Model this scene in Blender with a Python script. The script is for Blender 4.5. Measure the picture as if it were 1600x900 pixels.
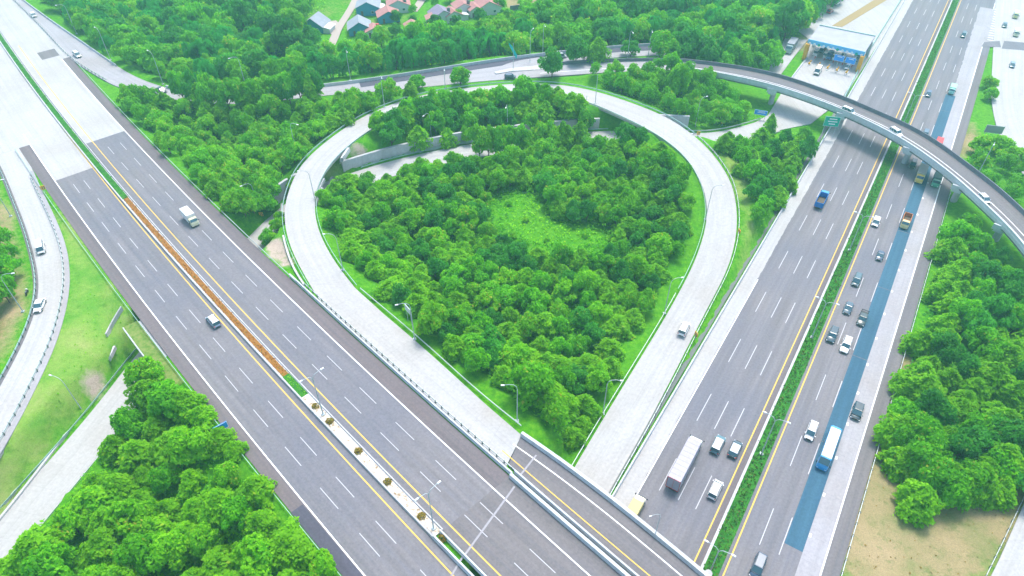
import bpy, bmesh, math, random
import numpy as np
from mathutils import Vector, Matrix
random.seed(11)
for o in list(bpy.data.objects): bpy.data.objects.remove(o)
S = bpy.context.scene
COL = S.collection
R = math.radians
# ---------------------------------------------------------------- camera
CAMH, PITCH, FPX = 112.0, 42.0, 1067.0
cam = bpy.data.objects.new('camera', bpy.data.cameras.new('camera'))
COL.objects.link(cam); S.camera = cam
cam.location = (0, 0, CAMH); cam.rotation_euler = (R(90 - PITCH), 0, 0)
cam.data.sensor_width = 36; cam.data.lens = FPX / 1600 * 36
cam.data.clip_start = 1; cam.data.clip_end = 9000
# ---------------------------------------------------------------- light
SUN_EL, SUN_AZ = 66, 20          # azimuth measured clockwise from +Y
W = bpy.data.worlds.new('World'); S.world = W; W.use_nodes = True
nt = W.node_tree; nt.nodes.clear()
sky = nt.nodes.new('ShaderNodeTexSky'); sky.sky_type = 'NISHITA'; sky.sun_disc = False
sky.sun_elevation = R(SUN_EL); sky.sun_rotation = R(SUN_AZ); sky.air_density = 1.0; sky.dust_density = 3.0
bg = nt.nodes.new('ShaderNodeBackground'); bg.inputs[1].default_value = 0.14
wo = nt.nodes.new('ShaderNodeOutputWorld')
nt.links.new(sky.outputs[0], bg.inputs[0]); nt.links.new(bg.outputs[0], wo.inputs[0])
sl = bpy.data.lights.new('sun', 'SUN'); sl.energy = 1.35; sl.angle = R(16); sl.color = (1.0, 0.965, 0.9)
so = bpy.data.objects.new('sun', sl); COL.objects.link(so)
az, el = R(SUN_AZ), R(SUN_EL)
dv = Vector((math.sin(az) * math.cos(el), math.cos(az) * math.cos(el), math.sin(el)))
so.rotation_euler = dv.to_track_quat('Z', 'Y').to_euler(); so.location = (0, 100, 300)
S.view_settings.view_transform = 'Standard'; S.view_settings.look = 'None'
S.view_settings.exposure = 1.33; S.view_settings.gamma = 1
HAZE = 0.0004
try:
    S.cycles.max_bounces = 6; S.cycles.diffuse_bounces = 3; S.cycles.volume_bounces = 1
    S.cycles.transparent_max_bounces = 8
except Exception: pass

# ---------------------------------------------------------------- helpers
cs, sn = math.cos(R(PITCH)), math.sin(R(PITCH))
def P(x, y, z=0.0):
    """photo pixel on the horizontal plane at height z -> world"""
    t = (CAMH - z) / (FPX * sn + (y - 450) * cs)
    return Vector(((x - 800) * t, (FPX * cs - (y - 450) * sn) * t, z))
def tag(o, label=None, cat=None, group=None, kind=None):
    if label: o['label'] = label
    if cat: o['category'] = cat
    if group: o['group'] = group
    if kind: o['kind'] = kind
    return o
def empty(name, loc=(0, 0, 0), rz=0.0):
    o = bpy.data.objects.new(name, None); COL.objects.link(o)
    o.location = loc; o.rotation_euler = (0, 0, rz); o.empty_display_size = .5
    return o
def link(name, me, parent=None):
    o = bpy.data.objects.new(name, me); COL.objects.link(o)
    if parent: o.parent = parent
    return o
def copy_tree(o, parent=None):
    c = o.copy(); COL.objects.link(c)
    if parent: c.parent = parent
    for ch in list(o.children): copy_tree(ch, c)
    return c
class MB:
    def __init__(s): s.v = []; s.f = []; s.m = []; s.uv = []; s.cur = 0
    def add(s, vs, fs, uvs=None):
        b = len(s.v); s.v += [tuple(v) for v in vs]
        for i, f in enumerate(fs):
            s.f.append(tuple(b + k for k in f)); s.m.append(s.cur)
            s.uv.append(uvs[i] if uvs else [(vs[k][0], vs[k][1]) for k in f])
        return s
    def box(s, c, d, rz=0.0, taper=1.0):
        x, y, z = d[0] / 2, d[1] / 2, d[2] / 2; vs = []
        for k, t in ((-z, 1), (z, taper)):
            for a, b in ((-x, -y), (x, -y), (x, y), (-x, y)):
                a *= t; b *= t
                vs.append((c[0] + a * math.cos(rz) - b * math.sin(rz), c[1] + a * math.sin(rz) + b * math.cos(rz), c[2] + k))
        return s.add(vs, [(0, 3, 2, 1), (4, 5, 6, 7), (0, 1, 5, 4), (1, 2, 6, 5), (2, 3, 7, 6), (3, 0, 4, 7)])
    def tube(s, pts, rad, n=8, cap=True):
        pts = [Vector(p) for p in pts]
        if not hasattr(rad, '__len__'): rad = [rad] * len(pts)
        rings = []
        for i, p in enumerate(pts):
            d = (pts[min(i + 1, len(pts) - 1)] - pts[max(i - 1, 0)]).normalized()
            u = d.orthogonal().normalized() if abs(d.z) > .99 else d.cross(Vector((0, 0, 1))).normalized()
            w = d.cross(u)
            rings.append([p + (u * math.cos(2 * math.pi * k / n) + w * math.sin(2 * math.pi * k / n)) * rad[i] for k in range(n)])
        vs = [v for r in rings for v in r]; fs = []
        for i in range(len(pts) - 1):
            for k in range(n):
                fs.append((i * n + k, i * n + (k + 1) % n, (i + 1) * n + (k + 1) % n, (i + 1) * n + k))
        if cap: fs += [tuple(range(n))[::-1], tuple(range((len(pts) - 1) * n, len(pts) * n))]
        return s.add(vs, fs)
    def loft(s, rings, cap=True):
        n = len(rings[0]); vs = [v for r in rings for v in r]; fs = []
        for i in range(len(rings) - 1):
            for k in range(n):
                fs.append((i * n + k, (i + 1) * n + k, (i + 1) * n + (k + 1) % n, i * n + (k + 1) % n))
        if cap: fs += [tuple(range(n)), tuple(range((len(rings) - 1) * n, len(rings) * n))[::-1]]
        return s.add(vs, fs)
    def mesh(s, name, mats, smooth=False):
        me = bpy.data.meshes.new(name); me.from_pydata(s.v, [], s.f)
        if not isinstance(mats, (list, tuple)): mats = [mats]
        for m in mats: me.materials.append(m)
        me.polygons.foreach_set('material_index', s.m)
        uvl = me.uv_layers.new(name='UVMap')
        uvl.data.foreach_set('uv', [c for f in s.uv for q in f for c in q])
        if smooth: me.polygons.foreach_set('use_smooth', [True] * len(s.f))
        me.update(); return me
    def build(s, name, mats, parent=None, smooth=False):
        o = link(name, s.mesh(name, mats, smooth), parent); return o

# ---------------------------------------------------------------- materials
MATS = {}
def newmat(name, col, rough=.8, metal=0., spec=.3):
    m = bpy.data.materials.new(name); m.use_nodes = True; MATS[name] = m
    b = m.node_tree.nodes['Principled BSDF']
    b.inputs['Base Color'].default_value = (*col, 1); b.inputs['Roughness'].default_value = rough
    b.inputs['Metallic'].default_value = metal; b.inputs['Specular IOR Level'].default_value = spec
    return m
class NG:
    """small node-graph helper"""
    def __init__(s, m): s.m = m; s.t = m.node_tree; s.b = s.t.nodes['Principled BSDF']
    def n(s, typ, **kw):
        nd = s.t.nodes.new(typ)
        for k, v in kw.items(): setattr(nd, k, v)
        return nd
    def l(s, a, b): s.t.links.new(a, b)
    def noise(s, scale, vec=None, detail=4, rough=.6):
        n = s.n('ShaderNodeTexNoise'); n.inputs['Scale'].default_value = scale
        n.inputs['Detail'].default_value = detail; n.inputs['Roughness'].default_value = rough
        if vec is not None: s.l(vec, n.inputs['Vector'])
        return n.outputs['Fac']
    def scale(s, vec, sc):
        m = s.n('ShaderNodeMapping'); m.inputs['Scale'].default_value = sc; s.l(vec, m.inputs['Vector']); return m.outputs[0]
    def ramp(s, fac, stops):
        r = s.n('ShaderNodeValToRGB'); s.l(fac, r.inputs[0]); e = r.color_ramp.elements
        while len(e) < len(stops): e.new(.5)
        for i, (p, c) in enumerate(stops):
            e[i].position = p; e[i].color = (*c, 1) if hasattr(c, '__len__') else (c, c, c, 1)
        return r.outputs[0]
    def mix(s, fac, a, b, mode='MIX'):
        m = s.n('ShaderNodeMix', data_type='RGBA', blend_type=mode)
        for i, v in ((0, fac), (6, a), (7, b)):
            if isinstance(v, (int, float)): m.inputs[i].default_value = v
            elif isinstance(v, tuple): m.inputs[i].default_value = (*v, 1)
            else: s.l(v, m.inputs[i])
        return m.outputs[2]
    def math(s, op, a, b=None, c=None):
        m = s.n('ShaderNodeMath', operation=op)
        for i, v in enumerate((a, b, c)):
            if v is None: continue
            if isinstance(v, (int, float)): m.inputs[i].default_value = v
            else: s.l(v, m.inputs[i])
        return m.outputs[0]
    def out(s, col): s.l(col, s.b.inputs['Base Color'])
    def bump(s, h, st=.3, dist=.05):
        b = s.n('ShaderNodeBump'); b.inputs['Strength'].default_value = st; b.inputs['Distance'].default_value = dist
        s.l(h, b.inputs['Height']); s.l(b.outputs[0], s.b.inputs['Normal'])

def asphalt(name, base, var=.12, tint=None, lane=3.45, streak=.5):
    m = newmat(name, base, .85, spec=.25); g = NG(m)
    uv = g.n('ShaderNodeUVMap', uv_map='UVMap').outputs[0]
    pos = g.n('ShaderNodeNewGeometry').outputs['Position']
    big = g.noise(.035, pos, 3); st = g.noise(1, g.scale(uv, (.55, .012, 1)), 4); st2 = g.noise(1, g.scale(uv, (1.6, .03, 1)), 3)
    fine = g.noise(2.2, pos, 5, .7)
    sx = g.n('ShaderNodeSeparateXYZ'); g.l(uv, sx.inputs[0])
    wp_ = g.math('POWER', g.math('ABSOLUTE', g.math('SINE', g.math('MULTIPLY', sx.outputs[0], math.pi / (lane / 2)))), 3.0)
    lo = tuple(c * (1 - var * 2) for c in base); hi = tuple(min(1, c * (1 + var * 1.6)) for c in base)
    c = g.ramp(st, [(.3, lo), (.5, base), (.72, hi)])
    c = g.mix(g.ramp(big, [(.42, 0.), (.66, .65)]), c, tint or tuple(v * .84 for v in base))
    c = g.mix(g.ramp(st2, [(.45, 0.), (.72, .5)]), c, tuple(v * q for v, q in zip(base, (.72, .8, .95))))
    c = g.mix(g.math('MULTIPLY', g.math('MULTIPLY', wp_, g.ramp(st2, [(.3, .2), (.7, 1.)])), .2), c, tuple(v * .7 for v in base))
    pt = g.noise(.5, pos, 6, .8); c = g.mix(g.ramp(pt, [(.58, 0.), (.72, .25)]), c, tuple(v * 1.25 for v in base))
    c = g.mix(.5, c, g.ramp(fine, [(.3, .36), (.7, .66)]), 'OVERLAY')
    g.out(c); g.bump(fine, .15, .03); return m
def concrete(name, base, joints=True, stain=(.5, .45, .38), jl=5.0):
    m = newmat(name, base, .85, spec=.25); g = NG(m)
    uv = g.n('ShaderNodeUVMap', uv_map='UVMap').outputs[0]
    pos = g.n('ShaderNodeNewGeometry').outputs['Position']
    st = g.noise(1, g.scale(uv, (.7, .02, 1)), 4); big = g.noise(.06, pos, 4); fine = g.noise(1.7, pos, 5, .7)
    c = g.ramp(st, [(.3, tuple(v * .88 for v in base)), (.55, base), (.8, tuple(min(.85, v * 1.08) for v in base))])
    c = g.mix(g.ramp(big, [(.45, 0.), (.7, .45)]), c, tuple(b * s_ * 1.6 for b, s_ in zip(base, stain)))
    mk_ = g.noise(1, g.scale(uv, (2.4, .012, 1)), 3); c = g.mix(g.ramp(mk_, [(.52, 0.), (.75, .25)]), c, tuple(b * .6 for b in base))
    sp_ = g.noise(.45, pos, 6, .75); c = g.mix(g.ramp(sp_, [(.56, 0.), (.75, .3)]), c, tuple(b * q for b, q in zip(base, (.62, .58, .55))))
    c = g.mix(.45, c, g.ramp(fine, [(.3, .36), (.7, .62)]), 'OVERLAY')
    if joints:
        sx = g.n('ShaderNodeSeparateXYZ'); g.l(uv, sx.inputs[0])
        def line(o, p, w):
            f = g.math('FRACT', g.math('DIVIDE', o, p)); return g.math('LESS_THAN', f, w / p)
        j = g.math('MAXIMUM', line(sx.outputs[1], jl, .07), line(sx.outputs[0], 3.6, .06))
        c = g.mix(g.math('MULTIPLY', j, .3), c, tuple(v * .5 for v in base))
        cell = g.n('ShaderNodeTexWhiteNoise', noise_dimensions='2D')
        cv = g.n('ShaderNodeCombineXYZ')
        g.l(g.math('FLOOR', g.math('DIVIDE', sx.outputs[0], 3.6)), cv.inputs[0]); g.l(g.math('FLOOR', g.math('DIVIDE', sx.outputs[1], jl)), cv.inputs[1])
        g.l(cv.outputs[0], cell.inputs['Vector'])
        c = g.mix(g.math('MULTIPLY', cell.outputs['Value'], .12), c, tuple(v * .6 for v in base))
    g.out(c); return m
A_MAIN = asphalt('asphalt_main', (.188, .176, .186), tint=(.145, .148, .183))
A_SHLD = asphalt('asphalt_shoulder', (.155, .134, .14), tint=(.17, .136, .138))
A_RAMP = asphalt('asphalt_ramp', (.172, .157, .16), tint=(.148, .138, .153))
A_DARK = asphalt('asphalt_patch', (.09, .085, .115))
A_BLUE = asphalt('asphalt_blue_overlay', (.045, .115, .175), .1, tint=(.055, .135, .2))
C_LITE = concrete('concrete_road', (.435, .43, .43))
C_GREY = concrete('concrete_lane', (.36, .35, .375))
C_PARA = concrete('concrete_parapet', (.52, .55, .58), False)
C_WALL = concrete('concrete_wall', (.46, .47, .5), False, stain=(.6, .5, .4))
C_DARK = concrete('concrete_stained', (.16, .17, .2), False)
C_KERB = concrete('concrete_kerb', (.5, .5, .52), False)
WHITE = newmat('paint_white', (.8, .8, .8), .7)
LINEW = newmat('line_paint_worn', (.5, .5, .52), .8)

YEL = newmat('paint_yellow', (.72, .46, .09), .7)
STEEL = newmat('galvanised', (.5, .56, .56), .5, .3)
RAILG = newmat('rail_green_grey', (.33, .5, .46), .5, .2)
POSTM = newmat('post_dark', (.14, .16, .15), .7)
POLE = newmat('pole_pale', (.4, .46, .48), .5, .1)
GLASSD = newmat('window_glass', (.04, .1, .13), .08, spec=.9)
TYRE = newmat('tyre_rubber', (.02, .02, .022), .9)
RIM = newmat('rim_alloy', (.45, .45, .47), .35, .6)
CHROME = newmat('trim_dark', (.05, .05, .055), .5)
LAMPW = newmat('headlight_lens', (.75, .78, .8), .15, spec=.8)
LAMPR = newmat('taillight_lens', (.5, .03, .03), .2, spec=.8)
BARK = newmat('bark', (.13, .1, .075), .9)
PAINT = newmat('car_paint', (.5, .5, .5), .28, spec=.6)
g = NG(PAINT); oi = g.n('ShaderNodeObjectInfo'); g.out(oi.outputs['Color'])
PAINT.node_tree.nodes['Principled BSDF'].inputs['Coat Weight'].default_value = .5
PAINT2 = newmat('cargo_paint', (.5, .5, .5), .6, spec=.3); g = NG(PAINT2); oi = g.n('ShaderNodeObjectInfo')
gp = g.n('ShaderNodeTexCoord').outputs['Object']
g.out(g.mix(g.ramp(g.noise(1.4, gp, 4), [(.45, 0.), (.8, .3)]), oi.outputs['Color'], (.25, .24, .23)))

def leafmat(name, c1, c2, tip, tipamt=.12, trans=.5):
    m = newmat(name, c1, .65, spec=.2); g = NG(m)
    a = g.n('ShaderNodeAttribute', attribute_name='tint'); oi = g.n('ShaderNodeObjectInfo')
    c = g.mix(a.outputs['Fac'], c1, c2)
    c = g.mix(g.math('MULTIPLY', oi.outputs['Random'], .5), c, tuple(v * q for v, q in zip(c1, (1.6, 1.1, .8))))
    t = g.math('GREATER_THAN', a.outputs['Fac'], 1 - tipamt)
    rare = g.math('GREATER_THAN', oi.outputs['Random'], .35)
    c = g.mix(g.math('MULTIPLY', g.math('MULTIPLY', t, rare), .75), c, tip)
    pos = g.n('ShaderNodeNewGeometry').outputs['Position']
    c = g.mix(.55, c, g.ramp(g.noise(.05, pos, 2), [(.35, .36), (.65, .62)]), 'OVERLAY')
    g.out(c)
    tr = g.n('ShaderNodeBsdfTranslucent'); g.l(c, tr.inputs['Color'])
    mx = g.n('ShaderNodeMixShader'); mx.inputs[0].default_value = trans
    out = g.t.nodes['Material Output']
    g.l(g.b.outputs[0], mx.inputs[1]); g.l(tr.outputs[0], mx.inputs[2]); g.l(mx.outputs[0], out.inputs['Surface'])
    return m
L_BROAD = leafmat('leaf_broad', (.08, .40, .004), (.27, .76, .008), (.52, .48, .05), .07)
L_TIER = leafmat('leaf_feathery', (.10, .41, .003), (.33, .74, .006), (.42, .6, .03), .05)
L_DARK = leafmat('leaf_dark', (.04, .28, .02), (.13, .54, .04), (.22, .38, .04), .03)
L_WEEP = leafmat('leaf_drooping', (.03, .32, .04), (.11, .62, .07), (.1, .4, .04), .03)
L_LIME = leafmat('leaf_lime', (.13, .49, .004), (.36, .78, .01), (.6, .52, .06), .1)
L_MED = leafmat('leaf_hedge', (.04, .13, .025), (.10, .24, .04), (.2, .2, .05), .12)
L_ORNG = leafmat('leaf_orange', (.28, .13, .03), (.42, .22, .045), (.18, .3, .03), .12)
L_DRY = leafmat('leaf_dry', (0.2125, 0.1615, 0.026), (0.3825, 0.304, 0.052), (0.27, 0.315, 0.06), .1)

# ---------------------------------------------------------------- highway frames (measured from the photo)
class Frame:
    def __init__(s, o, d, pc): s.o = np.array(o); s.d = np.array(d); s.n = np.array([d[1], -d[0]]); s.pc = pc
    def pt(s, t, off, z):
        q = s.o + s.d * t + s.n * (np.polyval(s.pc, t) + off); return Vector((q[0], q[1], z))
    def dirv(s, t):
        a = s.pt(t + 1, 0, 0) - s.pt(t - 1, 0, 0); return a.normalized()
    def st(s, x, y):
        q = np.array([x, y]) - s.o; t = q @ s.d; return t, q @ s.n - np.polyval(s.pc, t)
LH = Frame((18.02785684, 49.25879082), (-0.68089209, 0.73238375), (1.75756494e-04, -4.49798159e-02, -3.97639564e-01))
RH = Frame((201.25033965, 322.83986408), (-0.5373343, -0.84336935), (9.62e-06, -3.993e-03, 3.12e-02))
ZH = 7.0
def line(fr, s0, s1, off, z, step=3.0, oslope=0.0):
    n = max(2, int(abs(s1 - s0) / step) + 1)
    return [fr.pt(t, off + oslope * t, z) for t in np.linspace(s0, s1, n)]
def spl(pts, step=2.5, smooth=2):
    """pixel control points (x,y,z) -> smooth 3-D polyline"""
    w = [P(*p) for p in pts]
    w = [w[0] * 2 - w[1]] + w + [w[-1] * 2 - w[-2]]
    out = []
    for i in range(1, len(w) - 2):
        a, b, c, d = w[i - 1:i + 3]; n = max(2, int((c - b).length / step))
        for k in range(n):
            t = k / n
            out.append(.5 * ((2 * b) + (c - a) * t + (2 * a - 5 * b + 4 * c - d) * t * t + (3 * b - a - 3 * c + d) * t ** 3))
    out.append(w[-2])
    for _ in range(smooth * 3):
        out = [out[0]] + [(out[i - 1] + out[i] * 2 + out[i + 1]) / 4 for i in range(1, len(out) - 1)] + [out[-1]]
    return out
def resamp(pts, n):
    a = np.array([tuple(p) for p in pts]); seg = np.r_[0, np.cumsum(np.linalg.norm(np.diff(a, axis=0), axis=1))]
    t = np.linspace(0, seg[-1], n); return [Vector([np.interp(q, seg, a[:, k]) for k in range(3)]) for q in t]
def plen(pts): return sum((pts[i + 1] - pts[i]).length for i in range(len(pts) - 1))
def offset(pts, d):
    """shift a polyline sideways (positive = right of travel)"""
    out = []
    for i, p in enumerate(pts):
        t = pts[min(i + 1, len(pts) - 1)] - pts[max(i - 1, 0)]; t.z = 0; t.normalize()
        out.append(p + Vector((t.y, -t.x, 0)) * d)
    return out
def ribbon_mb(mb, A, B, thick=.3, dz=0.0, across=1):
    n = len(A); vs = []; fs = []; uv = []; L = 0
    for i in range(n):
        if i: L += ((A[i] - A[i - 1]).length + (B[i] - B[i - 1]).length) / 2
        w = (B[i] - A[i]).length
        for k in range(across + 1):
            q = A[i].lerp(B[i], k / across); vs.append((q.x, q.y, q.z + dz)); uv.append((w * k / across, L))
    m = across + 1; F = []; U = []
    for i in range(n - 1):
        for k in range(across):
            f = (i * m + k, i * m + k + 1, (i + 1) * m + k + 1, (i + 1) * m + k)
            a, b, c = (Vector(vs[j]) for j in f[:3])
            if (b - a).cross(c - a).z < 0: f = f[::-1]
            F.append(f); U.append([uv[j] for j in f])
    mb.add(vs, F, U)
    if thick:
        for E_ in (A, B):
            vs = []; 
            for p in E_: vs += [(p.x, p.y, p.z + dz), (p.x, p.y, p.z + dz - thick)]
            mb.add(vs, [(2 * i, 2 * i + 2, 2 * i + 3, 2 * i + 1) for i in range(len(E_) - 1)])
        vs = [(A[0].x, A[0].y, A[0].z + dz), (B[0].x, B[0].y, B[0].z + dz), (B[0].x, B[0].y, B[0].z + dz - thick), (A[0].x, A[0].y, A[0].z + dz - thick)]
        mb.add(vs, [(0, 1, 2, 3)])
        vs = [(A[-1].x, A[-1].y, A[-1].z + dz), (B[-1].x, B[-1].y, B[-1].z + dz), (B[-1].x, B[-1].y, B[-1].z + dz - thick), (A[-1].x, A[-1].y, A[-1].z + dz - thick)]
        mb.add(vs, [(3, 2, 1, 0)])
        if thick > .6:
            vs = []
            for p, q in zip(A, B): vs += [(p.x, p.y, p.z + dz - thick), (q.x, q.y, q.z + dz - thick)]
            mb.add(vs, [(2 * i, 2 * i + 1, 2 * i + 3, 2 * i + 2) for i in range(len(A) - 1)])
    return mb
def ribbon(name, A, B, mat, parent=None, thick=.3, dz=0.0, n=None):
    n = n or max(len(A), len(B)); mb = MB(); ribbon_mb(mb, resamp(A, n), resamp(B, n), thick, dz)
    return mb.build(name, mat, parent)
def hstrip(name, fr, s0, s1, o0, o1, z, mat, parent=None, thick=.3, dz=0.0, step=6, sl0=0.0, sl1=0.0):
    mb = MB(); ribbon_mb(mb, line(fr, s0, s1, o0, z, step, sl0), line(fr, s0, s1, o1, z, step, sl1), thick, dz)
    return mb.build(name, mat, parent)
def poly(name, pts, mat, parent=None, thick=.3):
    bm = bmesh.new(); vs = [bm.verts.new(p) for p in pts]; f = bm.faces.new(vs)
    if f.normal.z < 0 or (f.normal_update() or f.normal.z < 0): f.normal_flip()
    bm.normal_update()
    if f.normal.z < 0: f.normal_flip()
    r = bmesh.ops.extrude_face_region(bm, geom=[f])
    for v in r['geom']:
        if isinstance(v, bmesh.types.BMVert): pass
    low = vs
    for v in low: v.co.z -= thick
    bmesh.ops.triangulate(bm, faces=list(bm.faces)); bmesh.ops.recalc_face_normals(bm, faces=list(bm.faces))
    me = bpy.data.meshes.new(name); uvl = bm.loops.layers.uv.new('UVMap')
    for f in bm.faces:
        for l in f.loops: l[uvl].uv = (l.vert.co.x, l.vert.co.y)
    bm.to_mesh(me); bm.free(); me.materials.append(mat); return link(name, me, parent)
def dashes(mb, fr, s0, s1, off, z, ln, cyc, ph, w=.13, dz=.012, sl=0.0):
    k0 = math.ceil((s0 - ph) / cyc)
    t = ph + k0 * cyc
    while t + ln < s1:
        ribbon_mb(mb, line(fr, t, t + ln, off - w / 2, z, 3, sl), line(fr, t, t + ln, off + w / 2, z, 3, sl), 0, dz); t += cyc
def barrier_mb(mb, pts, h=.85, wb=.5, wt=.22, dz=0.0, base=.0):
    """concrete barrier swept along pts"""
    prof = [(-wb / 2, -base), (-wb / 2, .08), (-wt / 2 - .03, .3), (-wt / 2, h), (wt / 2, h), (wt / 2 + .03, .3), (wb / 2, .08), (wb / 2, -base)]
    rings = []
    for i, p in enumerate(pts):
        t = pts[min(i + 1, len(pts) - 1)] - pts[max(i - 1, 0)]; t.z = 0; t.normalize(); r = Vector((t.y, -t.x, 0))
        rings.append([(p.x + r.x * a, p.y + r.y * a, p.z + dz + b) for a, b in prof])
    return mb.loft(rings)
def barrier(name, pts, label, cat='barrier', mat=None, h=.85, wb=.5, wt=.22, parent=None, base=0.0):
    mb = MB(); barrier_mb(mb, pts, h, wb, wt, base=base); o = mb.build(name, mat or C_PARA, parent)
    if not parent: tag(o, label, cat)
    return o
POSTME = None
def guardrail(pts, label, mat=RAILG, posts=0.0, h=.75, th=.34):
    global POSTME
    root = empty('guardrail', pts[0]); tag(root, label, 'guardrail', 'steel guardrails along the roads')
    o = root.location
    mb = MB(); prof = [(-.04, h - th), (-.06, h - th * .75), (-.02, h - th * .5), (-.06, h - th * .25), (-.04, h), (.04, h), (.04, h - th)]
    rings = []
    for i, p in enumerate(pts):
        t = pts[min(i + 1, len(pts) - 1)] - pts[max(i - 1, 0)]; t.z = 0; t.normalize(); r = Vector((t.y, -t.x, 0))
        rings.append([(p.x + r.x * a - o.x, p.y + r.y * a - o.y, p.z + b - o.z) for a, b in prof])
    mb.loft(rings); mb.build('rail', mat, root)
    if posts:
        n = min(100, int(plen(pts) / posts)); q = resamp(pts, n + 1)
        if POSTME is None:
            m = MB(); m.box((0, 0, .38), (.14, .2, .8)); m.box((0, .16, .42), (.1, .14, .3)); POSTME = m.mesh('post', POSTM)
        for i in range(n):
            d = q[i + 1] - q[i]; p = link('post', POSTME, root); p.location = q[i] - o; p.rotation_euler = (0, 0, math.atan2(d.y, d.x))
    return root
def struct(o): o['kind'] = 'structure'; return o

# ================================================================= ROAD EDGES (control points read off the photo)
loop_out = [(505, 478, 7), (487, 450, 7), (462, 405, 7), (447, 365, 7), (444, 325, 7), (454, 290, 7), (467, 262, 7), (502, 227, 6.9), (562, 185, 6.6), (625, 158, 6.5),
            (700, 141, 6.5), (800, 131, 6.5), (875, 132, 6.5), (940, 145, 6.5), (1012, 170, 6.5), (1050, 187, 6.5), (1097, 222, 6), (1125, 255, 5.5), (1145, 290, 5), (1152, 337, 4),
            (1150, 375, 3.2), (1137, 420, 2.4), (1122, 450, 1.9), (1087, 517, 1), (1050, 590, .5), (1005, 675, .1), (975, 727, .1), (947, 777, .1), (915, 835, .1), (860, 930, .1)]
loop_in = [(555, 450, 7), (525, 412, 7), (500, 367, 7), (491, 330, 7), (493, 300, 7), (507, 267, 7), (540, 232, 6.9), (580, 203, 6.6), (635, 177, 6.5),
           (705, 158, 6.5), (800, 148, 6.5), (868, 149, 6.5), (925, 163, 6.5), (975, 185, 6.5), (1020, 207, 6.5), (1060, 235, 6), (1082, 259, 5.5), (1100, 294, 5), (1106, 328, 4),
           (1100, 367, 3.2), (1085, 410, 2.4), (1065, 450, 1.9), (1034, 505, 1), (990, 577, .5), (932, 672, .1), (897, 732, .1), (862, 790, .1), (825, 850, .1), (760, 950, .1)]
S_JOINT = LH.st(*P(842, 707, 7).xy)[0]
S_J2 = LH.st(*P(785, 790, 7).xy)[0]
LO = spl(loop_out); LI = spl(loop_in)
upN = [(5, -34, 7), (37, 0, 7), (135, 70, 7), (212, 120, 6.6), (282, 142, 6.2), (340, 147, 6), (410, 144, 6), (487, 137, 6), (547, 130, 6), (612, 121, 6), (700, 107, 6), (800, 92, 6), (887, 82, 6.2)]
upS = [(-22, -40, 7), (18, -2, 7), (62, 42, 7), (107, 89, 7), (150, 118, 7), (192, 139, 6.6), (265, 154, 6.2), (330, 162, 6), (400, 161, 6), (497, 150, 6), (600, 142, 6), (672, 135, 6), (762, 126, 6), (850, 120, 6.2)]
flyN = [(850, 103, 6.2), (937, 97, 6.6), (1025, 95, 7), (1087, 98, 7.4), (1200, 115.5, 7.6), (1307, 151, 7.6), (1375, 180, 7.6), (1415, 197, 7.6), (1462, 224, 7.6), (1522, 269, 7.6), (1562, 300, 7.6), (1600, 336, 7.6), (1640, 375, 7.6), (1670, 410, 7.6)]
flyS = [(840, 121, 6.2), (937, 114, 6.6), (1025, 110, 7), (1082, 110, 7.4), (1200, 134, 7.6), (1287, 163, 7.6), (1325, 179, 7.6), (1375, 202, 7.6), (1425, 231, 7.6), (1487, 277, 7.6), (1542, 327, 7.6), (1578, 362, 7.6), (1610, 402, 7.6), (1635, 440, 7.6)]
lowC = [(-60, 930), (0, 850), (60, 780), (125, 705), (185, 632), (238, 560), (285, 510), (340, 450), (400, 385), (450, 335), (497, 302), (550, 283), (612, 263), (680, 247), (740, 235), (820, 225), (900, 217), (980, 214), (1060, 216), (1110, 219), (1160, 210), (1205, 196)]
offL = [(-60, 190, 7), (-20, 235, 7), (0, 270, 7), (15, 307, 7), (37, 365, 7), (52, 425, 7), (54, 455, 7), (45, 500, 7), (25, 545, 7), (0, 592, 7), (-40, 660, 7), (-80, 720, 7)]
offR = [(-5, 190, 7), (32, 226, 7), (60, 287, 7), (82, 332, 7), (100, 375, 7), (108, 412, 7), (109, 450, 7), (101, 490, 7), (88, 535, 7), (60, 596, 7), (20, 676, 7), (-8, 722, 7), (-60, 800, 7)]
UN, US, FN, FS = spl(upN), spl(upS), spl(flyN), spl(flyS)
LC = spl([(x, y, 0) for x, y in lowC]); OL, OR = spl(offL), spl(offR)
nbN = spl([(880, 83, 6.2), (960, 74, 6.2), (1010, 71, 5.6), (1040, 70, 5)])
nbS = spl([(880, 97, 6.2), (960, 90, 6.2), (1010, 87, 5.6), (1040, 86, 5)])

# ================================================================= TERRAIN
def mid(A, B):
    n = max(len(A), len(B)); a, b = resamp(A, n), resamp(B, n)
    return [(p + q) / 2 for p, q in zip(a, b)], [(p - q).length / 2 for p, q in zip(a, b)]
emb = []                                   # x, y, z, half width
def add_emb(pts, hws, cond=lambda p: True, extra=1.2):
    for p, h in zip(pts, hws):
        if cond(p): emb.append((p.x, p.y, p.z, h + extra))
S_U = LH.st(*P(262, 540, 7).xy)[0]         # where the low road passes beneath the left highway
for t in np.arange(S_JOINT, 520, 2.0):
    if abs(t - S_U) < 7.5: continue
    hw = 15.8; p = LH.pt(t, -15.4, ZH); emb.append((p.x, p.y, ZH, hw + 1.0))
    if t > 205:
        p = LH.pt(t, -45, ZH); emb.append((p.x, p.y, ZH, 30))
        p = LH.pt(t, -85, ZH); emb.append((p.x, p.y, ZH, 30))
c, h = mid(OL, OR); add_emb(c, h, extra=2.2)
c, h = mid(UN, US); add_emb(c, h)
c, h = mid(nbN, nbS); add_emb(c, h)
c, h = mid(FN, FS); flyc = c; px1085 = P(1085, 104, 7.4).x; px900 = P(840, 104, 7.4).x
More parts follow.
